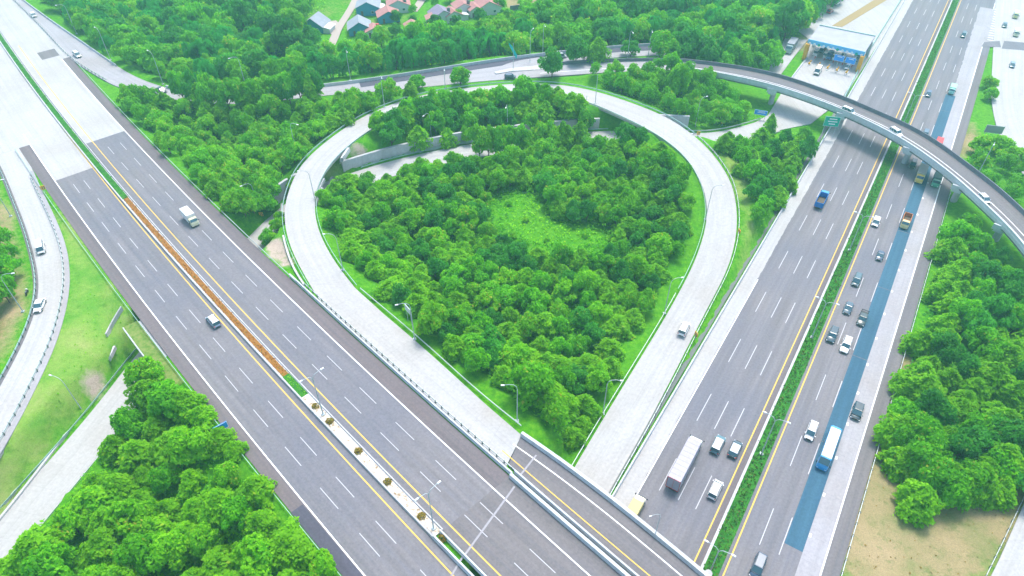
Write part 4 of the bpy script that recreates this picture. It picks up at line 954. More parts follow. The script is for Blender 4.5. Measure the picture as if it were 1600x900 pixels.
# ================================================================= VEHICLES (nose towards +x, origin on the road)
def wheel(mbx, parent, x, y, r, w=.22):
    mb = MB(); mb.tube([(x, y - w / 2, r), (x, y + w / 2, r)], r, 16); wh = mb.build('wheel', TYRE, parent)
    mb = MB(); s_ = 1 if y > 0 else -1; mb.tube([(x, y + s_ * (w / 2 - .02), r), (x, y + s_ * (w / 2 + .015), r)], r * .62, 12); mb.build('rim', RIM, wh)
def rring(x, hw, zb, zt, rc=.14):
    rc = min(rc, hw * .4, (zt - zb) * .45)
    return [(x, -hw + rc * .4, zb), (x, -hw, zb + rc), (x, -hw * 1.0, (zb + zt) / 2), (x, -hw + rc * .35, zt - rc * .5), (x, -hw + rc * 1.3, zt), (x, hw - rc * 1.3, zt), (x, hw - rc * .35, zt - rc * .5), (x, hw, (zb + zt) / 2), (x, hw, zb + rc), (x, hw - rc * .4, zb)]
CARS = {'sedan': (4.5, 1.78, .82, 1.44, (1.25, .35, -.95, -1.75)), 'hatch': (4.0, 1.72, .9, 1.52, (1.3, .5, -1.45, -1.85)), 'mpv': (4.5, 1.76, .95, 1.72, (1.55, .75, -1.85, -2.12)),
        'suv': (4.7, 1.88, 1.05, 1.82, (1.3, .65, -1.95, -2.2)), 'van': (4.6, 1.75, 1.05, 1.95, (2.0, 1.5, -2.15, -2.25)), 'pickup': (5.2, 1.86, 1.0, 1.8, (1.35, .7, -.75, -.95))}
def build_car(kind):
    L, Wd, belt, H, (f0, f1, r1, r0) = CARS[kind]; hw = Wd / 2
    r_ = empty({'sedan': 'sedan_car', 'hatch': 'hatchback_car', 'mpv': 'minivan_car', 'suv': 'suv_car', 'van': 'van', 'pickup': 'pickup_truck'}[kind])
    hf = belt - (.16 if kind != 'van' else .05); tail = belt - (.02 if kind != 'sedan' else .06)
    mb = MB(); F = L / 2
    mb.loft([rring(-F, hw * .84, .42, tail - .22), rring(-F + .12, hw * .95, .3, tail - .05), rring(-F + .6, hw, .24, tail), rring(r0 + .3, hw, .24, belt), rring(f0, hw, .24, belt), rring(F - .75, hw * .98, .24, hf), rring(F - .2, hw * .92, .28, hf - .12), rring(F, hw * .78, .38, hf - .28)])
    body = mb.build('body', PAINT, r_, True)
    try: body.data.set_sharp_from_angle(angle=R(38))
    except Exception: pass
    # glass house
    tw = hw * .78; mb = MB(); b = belt - .02
    lo = [(f0, -hw * .9, b), (f0, hw * .9, b), (r0, hw * .9, b), (r0, -hw * .9, b)]; hi = [(f1, -tw, H - .07), (f1, tw, H - .07), (r1, tw, H - .07), (r1, -tw, H - .07)]
    mb.add(lo + hi, [(0, 1, 5, 4), (1, 2, 6, 5), (2, 3, 7, 6), (3, 0, 4, 7), (4, 5, 6, 7)]); mb.build('windows', GLASSD, r_)
    mb = MB(); mb.loft([[(x_, -y_, z_) , (x_, y_, z_), (x2, y_, z_), (x2, -y_, z_)] for x_, x2, y_, z_ in ((f1 + .06, r1 - .05, tw + .03, H - .09), (f1 + .02, r1 - .02, tw + .01, H - .03), (f1 - .12, r1 + .12, tw * .86, H))]); mb.build('roof', PAINT, r_)
    mb = MB()
    for sg in (-1, 1):   # pillars
        for (xa, xb, wd) in ((f0, f1, .07), (r0, r1, .1), ((f0 + r0) / 2 + .15, (f1 + r1) / 2 + .12, .06), (r0 * .62 + f0 * .0, r1 * .66, .06)):
            ya, yb = sg * (hw * .9 + .012), sg * (tw + .02)
            mb.add([(xa - wd, ya, b), (xa + wd, ya, b), (xb + wd, yb, H - .06), (xb - wd, yb, H - .06)], [(0, 1, 2, 3)])
    mb.build('pillars', PAINT, r_)
    wr = .33 if kind in ('sedan', 'hatch', 'mpv') else .37
    for x in (L * .31, -L * .29):
        for y in (-hw + .08, hw - .08): wheel(None, r_, x, y, wr)
    for sg in (-1, 1):
        mb = MB(); mb.box((F - .2, sg * hw * .7, hf - .3), (.3, .34, .17)); mb.build('headlight', LAMPW, r_)
        mb = MB(); mb.box((-F + .12, sg * hw * .76, tail - .2), (.2, .26, .22)); mb.build('taillight', LAMPR, r_)
        mb = MB(); mb.box((f0 - .25, sg * (hw + .09), belt + .08), (.14, .2, .14)); mb.build('mirror', PAINT, r_)
    mb = MB(); mb.box((F - .06, 0, .5), (.16, hw * 1.1, .22)); mb.box((-F + .05, 0, .5), (.14, hw * 1.2, .12)); mb.build('grille', CHROME, r_)
    if kind in ('suv', 'mpv'):
        mb = MB()
        for sg in (-1, 1): mb.box(((f1 + r1) / 2, sg * tw * .95, H + .03), ((f1 - r1) * .8, .05, .05))
        mb.build('roof_rails', CHROME, r_)
    if kind == 'pickup':
        mb = MB(); mb.box((-1.75, 0, 1.015), (1.5, hw * 1.62, .03)); mb.build('cargo_bed', CHROME, r_)
        mb = MB(); mb.box((-F + .55, 0, 1.75), (.16, hw * 1.9, .14)); mb.box((-F + .55, -hw * .85, 1.35), (.1, .1, .75)); mb.box((-F + .55, hw * .85, 1.35), (.1, .1, .75)); mb.build('rack', CHROME, r_)
    return r_
def build_truck(kind):
    """cab over engine trucks; kind -> (length, width, cab length, cab height, cargo height, cargo type)"""
    L, Wd, cl, ch, cg, typ = {'box_truck': (6.2, 2.1, 1.6, 2.2, 3.0, 'box'), 'small_truck': (5.6, 1.9, 1.5, 2.0, 2.2, 'box'), 'long_truck': (12.4, 2.5, 2.1, 2.9, 3.9, 'box'), 'cargo_truck': (8.0, 2.4, 1.9, 2.6, 2.4, 'open'),
        'dump_truck': (6.4, 2.2, 1.7, 2.4, 2.2, 'open'), 'canvas_truck': (8.5, 2.4, 1.9, 2.6, 3.0, 'box')}[kind]
    r_ = empty(kind); F = L / 2; hw = Wd / 2; z0 = .75
    mb = MB(); mb.box((-.1, 0, .62), (L - .3, Wd * .5, .24)); mb.build('chassis', CHROME, r_)
    mb = MB(); x0, x1 = F - cl, F
    mb.loft([rring(x0, hw * .97, .5, ch, .18), rring(x0 + cl * .55, hw * .97, .45, ch, .2), rring(x1 - .28, hw * .96, .42, ch * .62 + .25, .2), rring(x1 - .05, hw * .93, .42, ch * .58, .2), rring(x1, hw * .88, .45, ch * .5, .15)])
    cab = mb.build('cab', PAINT, r_)
    mb = MB(); mb.add([(x0 + cl * .55 + .08, -hw * .82, ch - .1), (x0 + cl * .55 + .08, hw * .82, ch - .1), (x1 - .2, hw * .86, ch * .62 + .22), (x1 - .2, -hw * .86, ch * .62 + .22)], [(0, 3, 2, 1)])
    for v in range(len(mb.v)): mb.v[v] = (mb.v[v][0] + .05, mb.v[v][1], mb.v[v][2] + .06)
    mb.build('windscreen', GLASSD, cab)
    for sg in (-1, 1):
        mb = MB(); mb.box((x0 + cl * .42, sg * hw * .965, ch * .76), (cl * .5, .05, ch * .2)); mb.build('side_window', GLASSD, cab)
        mb = MB(); mb.box((x1 - .02, sg * hw * .7, .75), (.08, .3, .18)); mb.build('headlight', LAMPW, r_)
        mb = MB(); mb.box((x1 - .3, sg * (hw + .14), ch * .72), (.08, .2, .36)); mb.build('mirror', CHROME, r_)
        mb = MB(); mb.box((-F + .03, sg * hw * .75, .7), (.06, .3, .14)); mb.build('taillight', LAMPR, r_)
    cx0, cx1 = -F + .05, x0 - .12
    if typ == 'box':
        mb = MB(); rc = .05; mb.loft([[(x, -hw, z0), (x, -hw, cg - rc), (x, -hw + rc, cg), (x, hw - rc, cg), (x, hw, cg - rc), (x, hw, z0)] for x in (cx0, cx1)]); c_ = mb.build('cargo_box', PAINT2, r_)
        mb = MB()
        for y in (-hw + .04, hw - .04, 0): mb.box((cx0 - .02, y, (z0 + cg) / 2), (.06, .08 if y else .04, cg - z0))
        mb.box((cx0 - .02, 0, cg - .04), (.06, Wd, .08)); mb.box((cx0 - .02, 0, z0 + .05), (.06, Wd, .1)); mb.build('rear_frame', CHROME if kind != 'long_truck' else REDP, c_)
        if kind in ('long_truck', 'canvas_truck'):
            mb = MB(); n = int((cx1 - cx0) / 1.1)
            for i in range(n + 1):
                x = cx0 + (cx1 - cx0) * i / n; mb.box((min(max(x, cx0 + .05), cx1 - .05), 0, cg + .012), (.07, Wd - .1, .03)); 
                for sg in (-1, 1): mb.box((min(max(x, cx0 + .05), cx1 - .05), sg * (hw + .01), (z0 + cg) / 2), (.07, .04, cg - z0 - .1))
            mb.build('ribs', PAINT2, c_)
    else:
        mb = MB(); t = .1
        mb.box(((cx0 + cx1) / 2, 0, z0 + .1), (cx1 - cx0, Wd, .2))
        for sg in (-1, 1): mb.box(((cx0 + cx1) / 2, sg * (hw - t / 2), (z0 + .2 + cg) / 2), (cx1 - cx0, t, cg - z0 - .2))
        for x in (cx0 + t / 2, cx1 - t / 2): mb.box((x, 0, (z0 + .2 + cg) / 2), (t, Wd - 2 * t - .004, cg - z0 - .2 + (.35 if x > 0 else 0)))
        n = int((cx1 - cx0) / 1.0)
        for i in range(1, n):
            for sg in (-1, 1): mb.box((cx0 + (cx1 - cx0) * i / n, sg * (hw + .03), (z0 + .2 + cg) / 2), (.08, .06, cg - z0 - .3))
        mb.build('cargo_bed', PAINT2, r_)
        mb = MB(); mb.box(((cx0 + cx1) / 2, 0, z0 + .23), (cx1 - cx0 - .25, Wd - .25, .05)); mb.build('bed_floor', BARK, r_)
    wr = .42 if L < 7 else .5
    for x in ([F - cl * .55, -F + L * .2] + ([-F + L * .2 + 1.15] if L > 7.9 else []) + ([F - cl * .55 - 1.3] if L > 12 else [])):
        for y in (-hw + .17, hw - .17): wheel(None, r_, x, y, wr, .3)
    return r_
def build_bus():
    L, Wd, H = 11.5, 2.5, 3.4; F = L / 2; hw = Wd / 2; r_ = empty('bus')
    mb = MB(); mb.loft([rring(-F, hw * .93, .4, H - .25, .3), rring(-F + .3, hw, .35, H, .25), rring(F - 1.2, hw, .35, H, .25), rring(F - .3, hw * .98, .35, H * .58, .3), rring(F, hw * .92, .4, H * .4, .3)]); b = mb.build('body', PAINT, r_)
    mb = MB(); mb.box((-.35, 0, H + .02), (L - 2.3, Wd * .88, .16), 0, .97); mb.build('roof_panel', WHITE, r_)
    mb = MB(); x0 = F - 1.1; mb.add([(x0, -hw * .85, H - .05), (x0, hw * .85, H - .05), (F - .28, hw * .88, H * .6), (F - .28, -hw * .88, H * .6)], [(0, 3, 2, 1)])
    for v in range(4): q = mb.v[v]; mb.v[v] = (q[0] + .07, q[1], q[2] + .05)
    mb.build('windscreen', GLASSD, r_)
    for sg in (-1, 1):
        for k in range(7): mb = MB(); mb.box((-F + 1.2 + k * 1.3, sg * (hw - .005), H * .68), (1.15, .06, .85)); mb.build('side_window', GLASSD, r_)
        mb = MB(); mb.box((F - .06, sg * hw * .7, .8), (.16, .35, .2)); mb.build('headlight', LAMPW, r_)
        mb = MB(); mb.box((-F + .02, sg * hw * .7, 1.1), (.08, .25, .4)); mb.build('taillight', LAMPR, r_)
        mb = MB(); mb.box((F - .2, sg * (hw + .2), H * .68), (.1, .25, .5)); mb.build('mirror', CHROME, r_)
        for x in (F - 2.4, -F + 3): wheel(None, r_, x, sg * (hw - .16), .5, .3)
    mb = MB(); mb.box((1.2, 0, H + .18), (2.2, 1.5, .18)); mb.build('air_conditioner', WHITE, r_)
    return r_
PROTO, FIRST = {}, set()
def colour(o, body, cargo):
    for ch in o.children:
        m_ = ch.data.materials[0] if ch.data else None
        ch.color = (*(cargo if (m_ == PAINT2) else body), 1); 
        for c2 in ch.children: c2.color = (*(cargo if (c2.data.materials[0] == PAINT2) else body), 1)
def recolour(o, body, cargo, roof=None):
    colour(o, body, cargo)
    if roof:
        for ch in o.children:
            if ch.name.split('.')[0] == 'roof': ch.color = (*roof, 1)
def vehicle(kind, loc, rz, label, cat, body, cargo=None, roof=None, sc=1.0, group=None):
    if kind not in PROTO: PROTO[kind] = build_car(kind) if kind in CARS else (build_bus() if kind == 'bus' else build_truck(kind))
    o = PROTO[kind] if kind not in FIRST else copy_tree(PROTO[kind]); FIRST.add(kind)
    o.location = loc; o.rotation_euler = (0, 0, rz); o.scale = (sc,) * 3; recolour(o, body, cargo or body, roof); tag(o, label, cat, group); return o
w_, k_, dk, tl, sv, bl_, rd = (.78, .78, .78), (.02, .022, .025), (.035, .055, .075), (.05, .12, .15), (.4, .44, .46), (.05, .1, .18), (.45, .03, .04)
def on_lh(kind, x, y, fwd, label, cat, body, **kw):
    q = P(x, y, ZH + .7); t, o = LH.st(q.x, q.y); d = LH.dirv(t) * (1 if fwd else -1); p = LH.pt(t, o, ZH + .012); return vehicle(kind, p, math.atan2(d.y, d.x), label, cat, body, group='vehicles on the left highway', **kw)
def on_rh(kind, x, y, label, cat, body, h=.8, **kw):
    q = P(x, y, h); t, o = RH.st(q.x, q.y); d = RH.dirv(t) * (1 if o < -3 else -1); return vehicle(kind, (q.x, q.y, .07), math.atan2(d.y, d.x), label, cat, body, group='vehicles on the right highway', **kw)
def at(kind, x, y, z, x2, y2, label, cat, body, h=.7, **kw):
    """centre seen at pixel x,y; nose points at pixel x2,y2"""
    q, q2 = P(x, y, z + h), P(x2, y2, z + h); return vehicle(kind, (q.x, q.y, z), toward(q, q2), label, cat, body, group='vehicles on the ramps and slip roads', **kw)
on_lh('box_truck', 298, 343, False, 'small cream-cabbed box truck driving alone on the left highway', 'truck', (.7, .66, .42), cargo=(.7, .69, .7))
on_lh('mpv', 333, 501, True, 'silver car with a white roof beside the yellow line of the left highway', 'car', (.3, .38, .5), roof=w_)
on_lh('hatch', 52, 23, False, 'white car far up on the pale concrete at the top left corner', 'car', w_)
at('mpv', 120, 85, 7, 128, 91, 'white car at the fork between the left highway and the top left slip road', 'car', w_)
at('sedan', 251, 140, 6.4, 262, 144, 'dark car half hidden by trees on the top left slip road', 'car', dk)
at('van', 63, 387, 7, 66, 408, 'white van on the curving exit ramp at the left', 'van', w_)
at('sedan', 61, 476, 7, 54, 492, 'white sedan with dark windows on the exit ramp, below the white van', 'car', w_)
at('suv', 1069, 513, 1.1, 1078, 494, 'white car climbing away on the right side of the loop ramp', 'car', w_)
at('hatch', 797, 119, 6.15, 820, 118, 'dark blue car on the upper road above the top of the loop', 'car', (.02, .06, .12))
at('mpv', 876, 87, 6.3, 900, 85, 'silver car on the slip road behind the large island tree', 'car', sv)
at('mpv', 1326, 173, 7.62, 1343, 180, 'white minivan on the flyover above the left lanes of the right highway', 'minivan', w_)
at('suv', 1400, 207, 7.62, 1414, 216, 'white car with dark windows in the middle of the flyover', 'car', w_)
at('hatch', 1538, 310, 7.62, 1549, 321, 'white hatchback at the lower right end of the flyover', 'car', w_)
on_rh('cargo_truck', 1284, 312, 'bright blue open-bed truck on the right highway', 'truck', (.03, .3, .62), cargo=(.01, .17, .5), h=1.2, sc=.95)
on_rh('long_truck', 1071, 720, 'long grey box truck with a white cab, biggest vehicle on the right highway', 'truck', (.7, .8, .75), cargo=(.4, .38, .45), h=2.0)
on_rh('suv', 1122, 694, 'dark car with a white roof right ahead of the long grey truck\'s right side', 'car', (.1, .2, .25), roof=w_)
on_rh('hatch', 1149, 701, 'dark car with red tail lights nearest the yellow line beside the long grey truck', 'car', (.06, .1, .14), roof=(.5, .55, .6), sc=1.08)
on_rh('mpv', 1118, 764, 'white minivan behind the pair of dark cars on the right highway', 'minivan', w_)
on_rh('small_truck', 992, 795, 'yellow truck with a pale top partly hidden by the bottom overpass bridge', 'truck', (.7, .66, .42), cargo=(.6, .5, .22), h=1.2, sc=1.05)
on_rh('mpv', 1506, 54, 'teal-grey car farthest up the right side of the right highway', 'car', tl)
on_rh('hatch', 1451, 146, 'blue-grey car beyond the flyover, near the median', 'car', bl_)
on_rh('small_truck', 1488, 140, 'small white and green pickup-like truck at the start of the blue strip', 'truck', (.3, .6, .5), cargo=(.35, .65, .5), h=1.0)
on_rh('mpv', 1446, 209, 'slate blue car about to pass under the flyover', 'car', (.07, .14, .2))
on_rh('small_truck', 1468, 222, 'truck with a red top just behind the flyover parapet', 'truck', (.5, .05, .06), cargo=(.6, .06, .07), h=1.8)
on_rh('mpv', 1427, 256, 'black car coming out from under the flyover', 'car', k_)
on_rh('canvas_truck', 1440, 271, 'beige covered truck with a yellow cab coming out from under the flyover', 'truck', (.7, .5, .1), cargo=(.4, .38, .36), h=1.6, sc=.92)
on_rh('small_truck', 1464, 281, 'green truck at the concrete lane below the flyover edge', 'truck', (.05, .35, .2), cargo=(.1, .2, .18), h=1.3, sc=1.15)
on_rh('hatch', 1369, 346, 'white car beside the yellow line, level with the upper double-armed lamp', 'car', w_, sc=1.05)
on_rh('dump_truck', 1416, 345, 'small yellow dump truck with an empty orange bed', 'truck', (.7, .55, .25), cargo=(.6, .2, .07), h=1.2, sc=.92)
on_rh('sedan', 1376, 398, 'dark blue sedan alone between the dump truck and the traffic group', 'car', (.03, .07, .13), sc=.95)
on_rh('mpv', 1339, 437, 'dark teal car leading the rear of the traffic group, highest of the five', 'car', tl)
on_rh('sedan', 1326, 480, 'dark sedan second from the top of the traffic group', 'car', (.04, .09, .13))
on_rh('pickup', 1348, 497, 'dark pickup truck with a rack over its bed', 'pickup truck', (.03, .06, .07), sc=.95)
on_rh('suv', 1301, 523, 'dark car nearest the yellow line at the bottom of the traffic group', 'car', (.03, .07, .1))
on_rh('suv', 1322, 539, 'white car at the bottom of the traffic group', 'car', w_)
on_rh('hatch', 1340, 642, 'dark car driving on the concrete lane above the blue bus', 'car', (.02, .05, .07), sc=1.12)
on_rh('mpv', 1268, 673, 'white car left of the blue bus', 'car', w_)
on_rh('bus', 1296, 698, 'blue bus with a long white roof on the blue asphalt strip', 'bus', (.02, .28, .6), h=1.9, sc=.84)
on_rh('mpv', 1185, 884, 'dark blue car at the bottom edge of the right highway', 'car', (.02, .06, .12), sc=1.03)
at('small_truck', 1587, 24, .1, 1586, 32, 'small yellow truck high on the far right service road', 'truck', (.6, .62, .25), cargo=(.7, .7, .72))
at('hatch', 1570, 39, .1, 1569, 46, 'dark teal car on the far right service road', 'car', tl)
at('small_truck', 1588, 52, .1, 1586, 64, 'pale truck with a cream cab just above the dark road band at the far right', 'truck', (.6, .6, .4), cargo=(.75, .75, .76))
at('hatch', 1582, 101, .1, 1581, 112, 'blue-grey car below the dark road band on the service road', 'car', (.15, .25, .35))
at('canvas_truck', 1236, 72, .1, 1222, 92, 'long grey covered truck parked left of the toll canopy', 'truck', (.3, .4, .4), cargo=(.3, .32, .36), h=1.6, sc=1.15)
at('suv', 1275, 82, .1, 1269, 92, 'white-bonneted car coming out of the leftmost toll lane', 'car', (.5, .55, .58))
at('mpv', 1284, 78, .1, 1278, 88, 'pale blue car under the canopy edge beside the red truck', 'car', (.3, .5, .6))
at('small_truck', 1290, 73, .1, 1283, 86, 'red truck under the toll canopy', 'truck', (.4, .06, .04), cargo=(.35, .08, .05), h=1.2)
at('small_truck', 1297, 86, .1, 1289, 98, 'dark blue truck at the toll lanes left of the blue boards', 'truck', (.05, .15, .35), cargo=(.03, .12, .32), h=1.2)
at('suv', 1318, 87, .1, 1311, 98, 'dark car behind the blue toll boards', 'car', dk)
at('small_truck', 1339, 88, .1, 1331, 100, 'dark truck in the right toll lane', 'truck', (.05, .12, .14), cargo=(.04, .1, .12), h=1.2)
at('mpv', 1325, 104, .1, 1319, 114, 'white car just below the right blue toll board', 'car', w_)
at('van', 1278, 111, .1, 1270, 123, 'white van on the open plaza below the toll lanes', 'van', (.78, .76, .7), sc=1.2)
at('sedan', 1297, 17, .1, 1308, 10, 'dark red car on the concrete above the toll canopy', 'car', rd)
at('mpv', 1308, 4, .1, 1318, -2, 'white car at the top edge above the dark red car', 'car', w_)
# motorcycle
q = ground_pl([(43, 459), (43, 461)])[0]; mc = empty('motorcycle', q, 1.8); tag(mc, 'small parked motorcycle behind the guardrail, beside the white sedan', 'motorcycle')
for x in (-.65, .65): mb = MB(); mb.tube([(x, -.06, .3), (x, .06, .3)], .3, 14); mb.build('wheel', TYRE, mc)
mb = MB(); mb.loft([rring(-.6, .12, .45, .8, .05), rring(0, .16, .35, .78, .05), rring(.35, .14, .45, .95, .05)]); mb.build('body', CHROME, mc)
mb = MB(); mb.box((-.25, 0, .84), (.7, .26, .1)); mb.build('seat', POSTM, mc)
mb = MB(); mb.tube([(.62, 0, .35), (.42, 0, 1.02)], .04, 6); mb.tube([(.42, -.33, 1.05), (.42, .33, 1.05)], .025, 6); mb.box((.6, 0, .85), (.2, .3, .3)); mb.build('handlebar', WHITE, mc)
q2 = q + Vector((-.1, .9, 0)); pe = bpy.data.meshes.new('person'); 

# ================================================================= TREES
def tree_arrays(kind, seed, dens=1.0):
    """leaf quads of one crown (unit: metres, crown radius ~1 scaled later) -> verts (n,4,3), tint (n)"""
    rg = np.random.default_rng(seed); C, Nn, Sz, T = [], [], [], []
    if kind in ('broad', 'dark', 'lime'):
        nlobe = 36; k = 0
        for i in range(nlobe):
            a = rg.uniform(0, 6.283); v = rg.uniform(-.2, 1); r = math.sqrt(max(0, 1 - v * v)) * rg.uniform(.45, 1.08) if v > 0 else rg.uniform(.7, .95)
            c = np.array([r * math.cos(a) * .78, r * math.sin(a) * .78, .5 + v * .55 * rg.uniform(.75, 1.1)]); R0 = rg.uniform(.16, .34)
            n = int(150 * dens * (R0 / .3) ** 2); d = rg.normal(size=(n, 3)); d[:, 2] = np.abs(d[:, 2]) * .9 - .25; d /= np.linalg.norm(d, axis=1)[:, None]
            rr = R0 * rg.uniform(.75, 1.15, (n, 1)); C.append(c + d * rr * [1, 1, .7]); Nn.append(d * .6 + [0, 0, .75] + rg.normal(size=(n, 3)) * .5); Sz.append(rg.uniform(.05, .1, n))
            T.append(np.clip(rg.normal(.15 + .55 * rg.random(), .2, n), 0, 1))
    elif kind == 'tier':
        nt_ = 7
        for i in range(nt_):
            f = i / (nt_ - 1); zz = .2 + f * .78; R0 = (1 - f ** 2.3) ** .6 * .85 + .16; nb = int(7 + 5 * (1 - f)); a0 = rg.uniform(0, 6.28)
            for b in range(nb):
                a = a0 + b * 6.283 / nb + rg.normal() * .18; ln = R0 * rg.uniform(.75, 1.12); n = int(55 * dens * (.5 + ln))
                t = rg.uniform(.12, 1, n); wdt = (.24 * np.sin(np.clip(t, 0, 1) * 2.7) + .05) * rg.uniform(-1, 1, n)
                x = t * ln; y = wdt; z = zz + .18 * t - .28 * t * t - np.abs(wdt) * .35 + rg.normal(size=n) * .018
                C.append(np.stack([x * math.cos(a) - y * math.sin(a), x * math.sin(a) + y * math.cos(a), z], -1))
                nn = np.stack([np.full(n, .35 * math.cos(a)), np.full(n, .35 * math.sin(a)), np.full(n, 1.5)], -1) + rg.normal(size=(n, 3)) * .4; Nn.append(nn)
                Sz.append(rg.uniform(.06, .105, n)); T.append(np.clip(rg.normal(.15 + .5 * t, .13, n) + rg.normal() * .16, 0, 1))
    elif kind == 'weep':
        for b in range(34):
            a = rg.uniform(0, 6.283); r0 = rg.uniform(.05, .75) ; top = 1.1 - r0 * .35 + rg.normal() * .06; ln = rg.uniform(.35, .8)
            n = int(75 * dens); t = rg.random(n); out_ = r0 + .3 * np.sin(t * 1.7); z = top - t * t * ln
            C.append(np.stack([np.cos(a) * out_ + rg.normal(size=n) * .045, np.sin(a) * out_ + rg.normal(size=n) * .045, z], -1))
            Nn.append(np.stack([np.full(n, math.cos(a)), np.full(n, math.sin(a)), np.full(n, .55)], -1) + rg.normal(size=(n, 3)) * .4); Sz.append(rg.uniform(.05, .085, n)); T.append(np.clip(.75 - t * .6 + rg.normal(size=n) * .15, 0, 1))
    elif kind == 'palm':
        for b in range(16):
            a = b * 6.283 / 16 + rg.normal() * .1; n = int(46 * dens); t = rg.random(n); side = rg.choice([-1, 1], n) * rg.uniform(.02, .16, n) * (1 - t * .6); el_ = rg.uniform(.1, .6)
            x = t * 1.0; z = .9 + el_ * t - .75 * t * t - np.abs(side) * .5
            C.append(np.stack([x * math.cos(a) - side * math.sin(a), x * math.sin(a) + side * math.cos(a), z], -1)); Nn.append(rg.normal(size=(n, 3)) * .4 + [0, 0, 1]); Sz.append(rg.uniform(.05, .09, n)); T.append(rg.random(n) * .8)
    C, Nn, Sz, T = map(np.concatenate, (C, Nn, Sz, T))
    if kind != 'palm':
        ph = rg.uniform(0, 6.28, 3); an = np.arctan2(C[:, 1], C[:, 0]); C[:, :2] *= (1 + .13 * np.sin(2 * an + ph[0]) + .1 * np.sin(3 * an + ph[1]) + .06 * np.sin(5 * an + ph[2]))[:, None]
    Nn /= np.linalg.norm(Nn, axis=1)[:, None]; q = rg.normal(size=C.shape); u = np.cross(Nn, q); u /= np.linalg.norm(u, axis=1)[:, None]; w = np.cross(Nn, u)
    s1 = Sz[:, None] * rg.uniform(.8, 1.25, (len(Sz), 1)); s2 = s1 * rg.uniform(.45, .7, (len(Sz), 1))
    V = np.stack([C + u * s1, C + w * s2, C - u * s1, C - w * s2], 1)
    return V, T
def quads_mesh(name, V, T, mat, midx=None):
    me = bpy.data.meshes.new(name); n = len(V); me.vertices.add(n * 4); me.vertices.foreach_set('co', V.reshape(-1).astype(np.float32))
    me.loops.add(n * 4); me.loops.foreach_set('vertex_index', np.arange(n * 4, dtype=np.int32)); me.polygons.add(n)
    me.polygons.foreach_set('loop_start', np.arange(0, n * 4, 4, dtype=np.int32)); me.polygons.foreach_set('loop_total', np.full(n, 4, np.int32))
    for m in (mat if isinstance(mat, list) else [mat]): me.materials.append(m)
    if midx is not None: me.polygons.foreach_set('material_index', midx.astype(np.int32))
    me.update(); a = me.attributes.new('tint', 'FLOAT', 'FACE'); a.data.foreach_set('value', T.astype(np.float32)); return me
def trunk_mesh(kind, seed):
    rd_ = random.Random(seed); mb = MB(); top = {'tier': 1.0, 'palm': .92}.get(kind, .6)
    mb.tube([(0, 0, -.35), (.02, .01, .2 * top), (.0, .03, top)], [.055, .042, .02], 7)
    if kind != 'palm':
        for i in range(6):
            a = i * 1.05 + rd_.random() * .5; z = rd_.uniform(.15, .5) * top; l_ = rd_.uniform(.4, .65); mb.tube([(0, 0, z), (math.cos(a) * l_ * .5, math.sin(a) * l_ * .5, z + .18), (math.cos(a) * l_, math.sin(a) * l_, z + .3)], [.026, .018, .007], 5, False)
    return mb.mesh('trunk', BARK)
KM = {'broad': L_BROAD, 'tier': L_TIER, 'dark': L_DARK, 'weep': L_WEEP, 'lime': L_LIME, 'palm': L_DARK}
KN = {'broad': 'broadleaf_tree', 'tier': 'feathery_tree', 'dark': 'dark_tree', 'weep': 'drooping_tree', 'lime': 'lime_green_tree', 'palm': 'palm_tree'}
KV = {'broad': 6, 'tier': 6, 'dark': 4, 'weep': 3, 'lime': 5, 'palm': 1}
PM, PT = {}, {}
for k, nv in KV.items():
    for v in range(nv):
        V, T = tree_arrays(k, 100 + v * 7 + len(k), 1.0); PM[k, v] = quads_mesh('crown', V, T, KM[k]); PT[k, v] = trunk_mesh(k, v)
FARA = {k: tree_arrays(k, 55 + i, .5) for i, k in enumerate(KV)}
TREES = []       # (px-size, kind, x, y, z, radius, height, rot, region)
def px1(x, y, z): a, b = px_of(np.array(x), np.array(y), z); return float(a), float(b)
def scatter(region, pg, spacing, kinds, rr, hr, zc=4.0, avoid=(), seed=1, tries=30, edge=0.0, density=1.0):
    rd_ = random.Random(seed); W_ = [P(x, y, zc) for x, y in pg]; x0, x1 = min(p.x for p in W_), max(p.x for p in W_); y0, y1 = min(p.y for p in W_), max(p.y for p in W_)
    pg2 = [(p.x, p.y) for p in W_]; av = [[(P(x, y, zc).x, P(x, y, zc).y) for x, y in a] for a in avoid]
    n = int((x1 - x0) * (y1 - y0) / spacing ** 2 * tries * density); pts = []; cell = {}
    rx = np.array([rd_.uniform(x0, x1) for _ in range(n)]); ry = np.array([rd_.uniform(y0, y1) for _ in range(n)])
    ok = inpoly(rx, ry, pg2)
    for a in av: ok &= ~inpoly(rx, ry, a)
    rx, ry = rx[ok], ry[ok]
    for x, y in zip(rx, ry):
        cx, cy = int(x // spacing), int(y // spacing)
        if any((x - a) ** 2 + (y - b) ** 2 < spacing ** 2 for i in (-1, 0, 1) for j in (-1, 0, 1) for a, b in cell.get((cx + i, cy + j), ())): continue
        cell.setdefault((cx, cy), []).append((x, y)); pts.append((x, y))
    if not pts: return
    # keep trunks off the roads
    rp = ROADPTS; P_ = np.array(pts); zs = height(P_[:, 0], P_[:, 1])
    for (x, y), z in zip(pts, zs):
        k = rd_.choice(kinds); r = rd_.uniform(*rr); h = rd_.uniform(*hr)
        d = (np.hypot(rp[:, 0] - x, rp[:, 1] - y) - rp[:, 2]).min()
        if d < .3: continue
        r = min(r, max(2.1, d + 1.6)); h = min(h, r * 2.1)
        t_, o_ = RH.st(x, y)
        if -23 < o_ < 19: continue
        dd = math.sqrt(x * x + y * y + CAMH ** 2); TREES.append((r / dd, k, x, y, float(z), r, h, rd_.uniform(0, 6.28), region))
rp = []
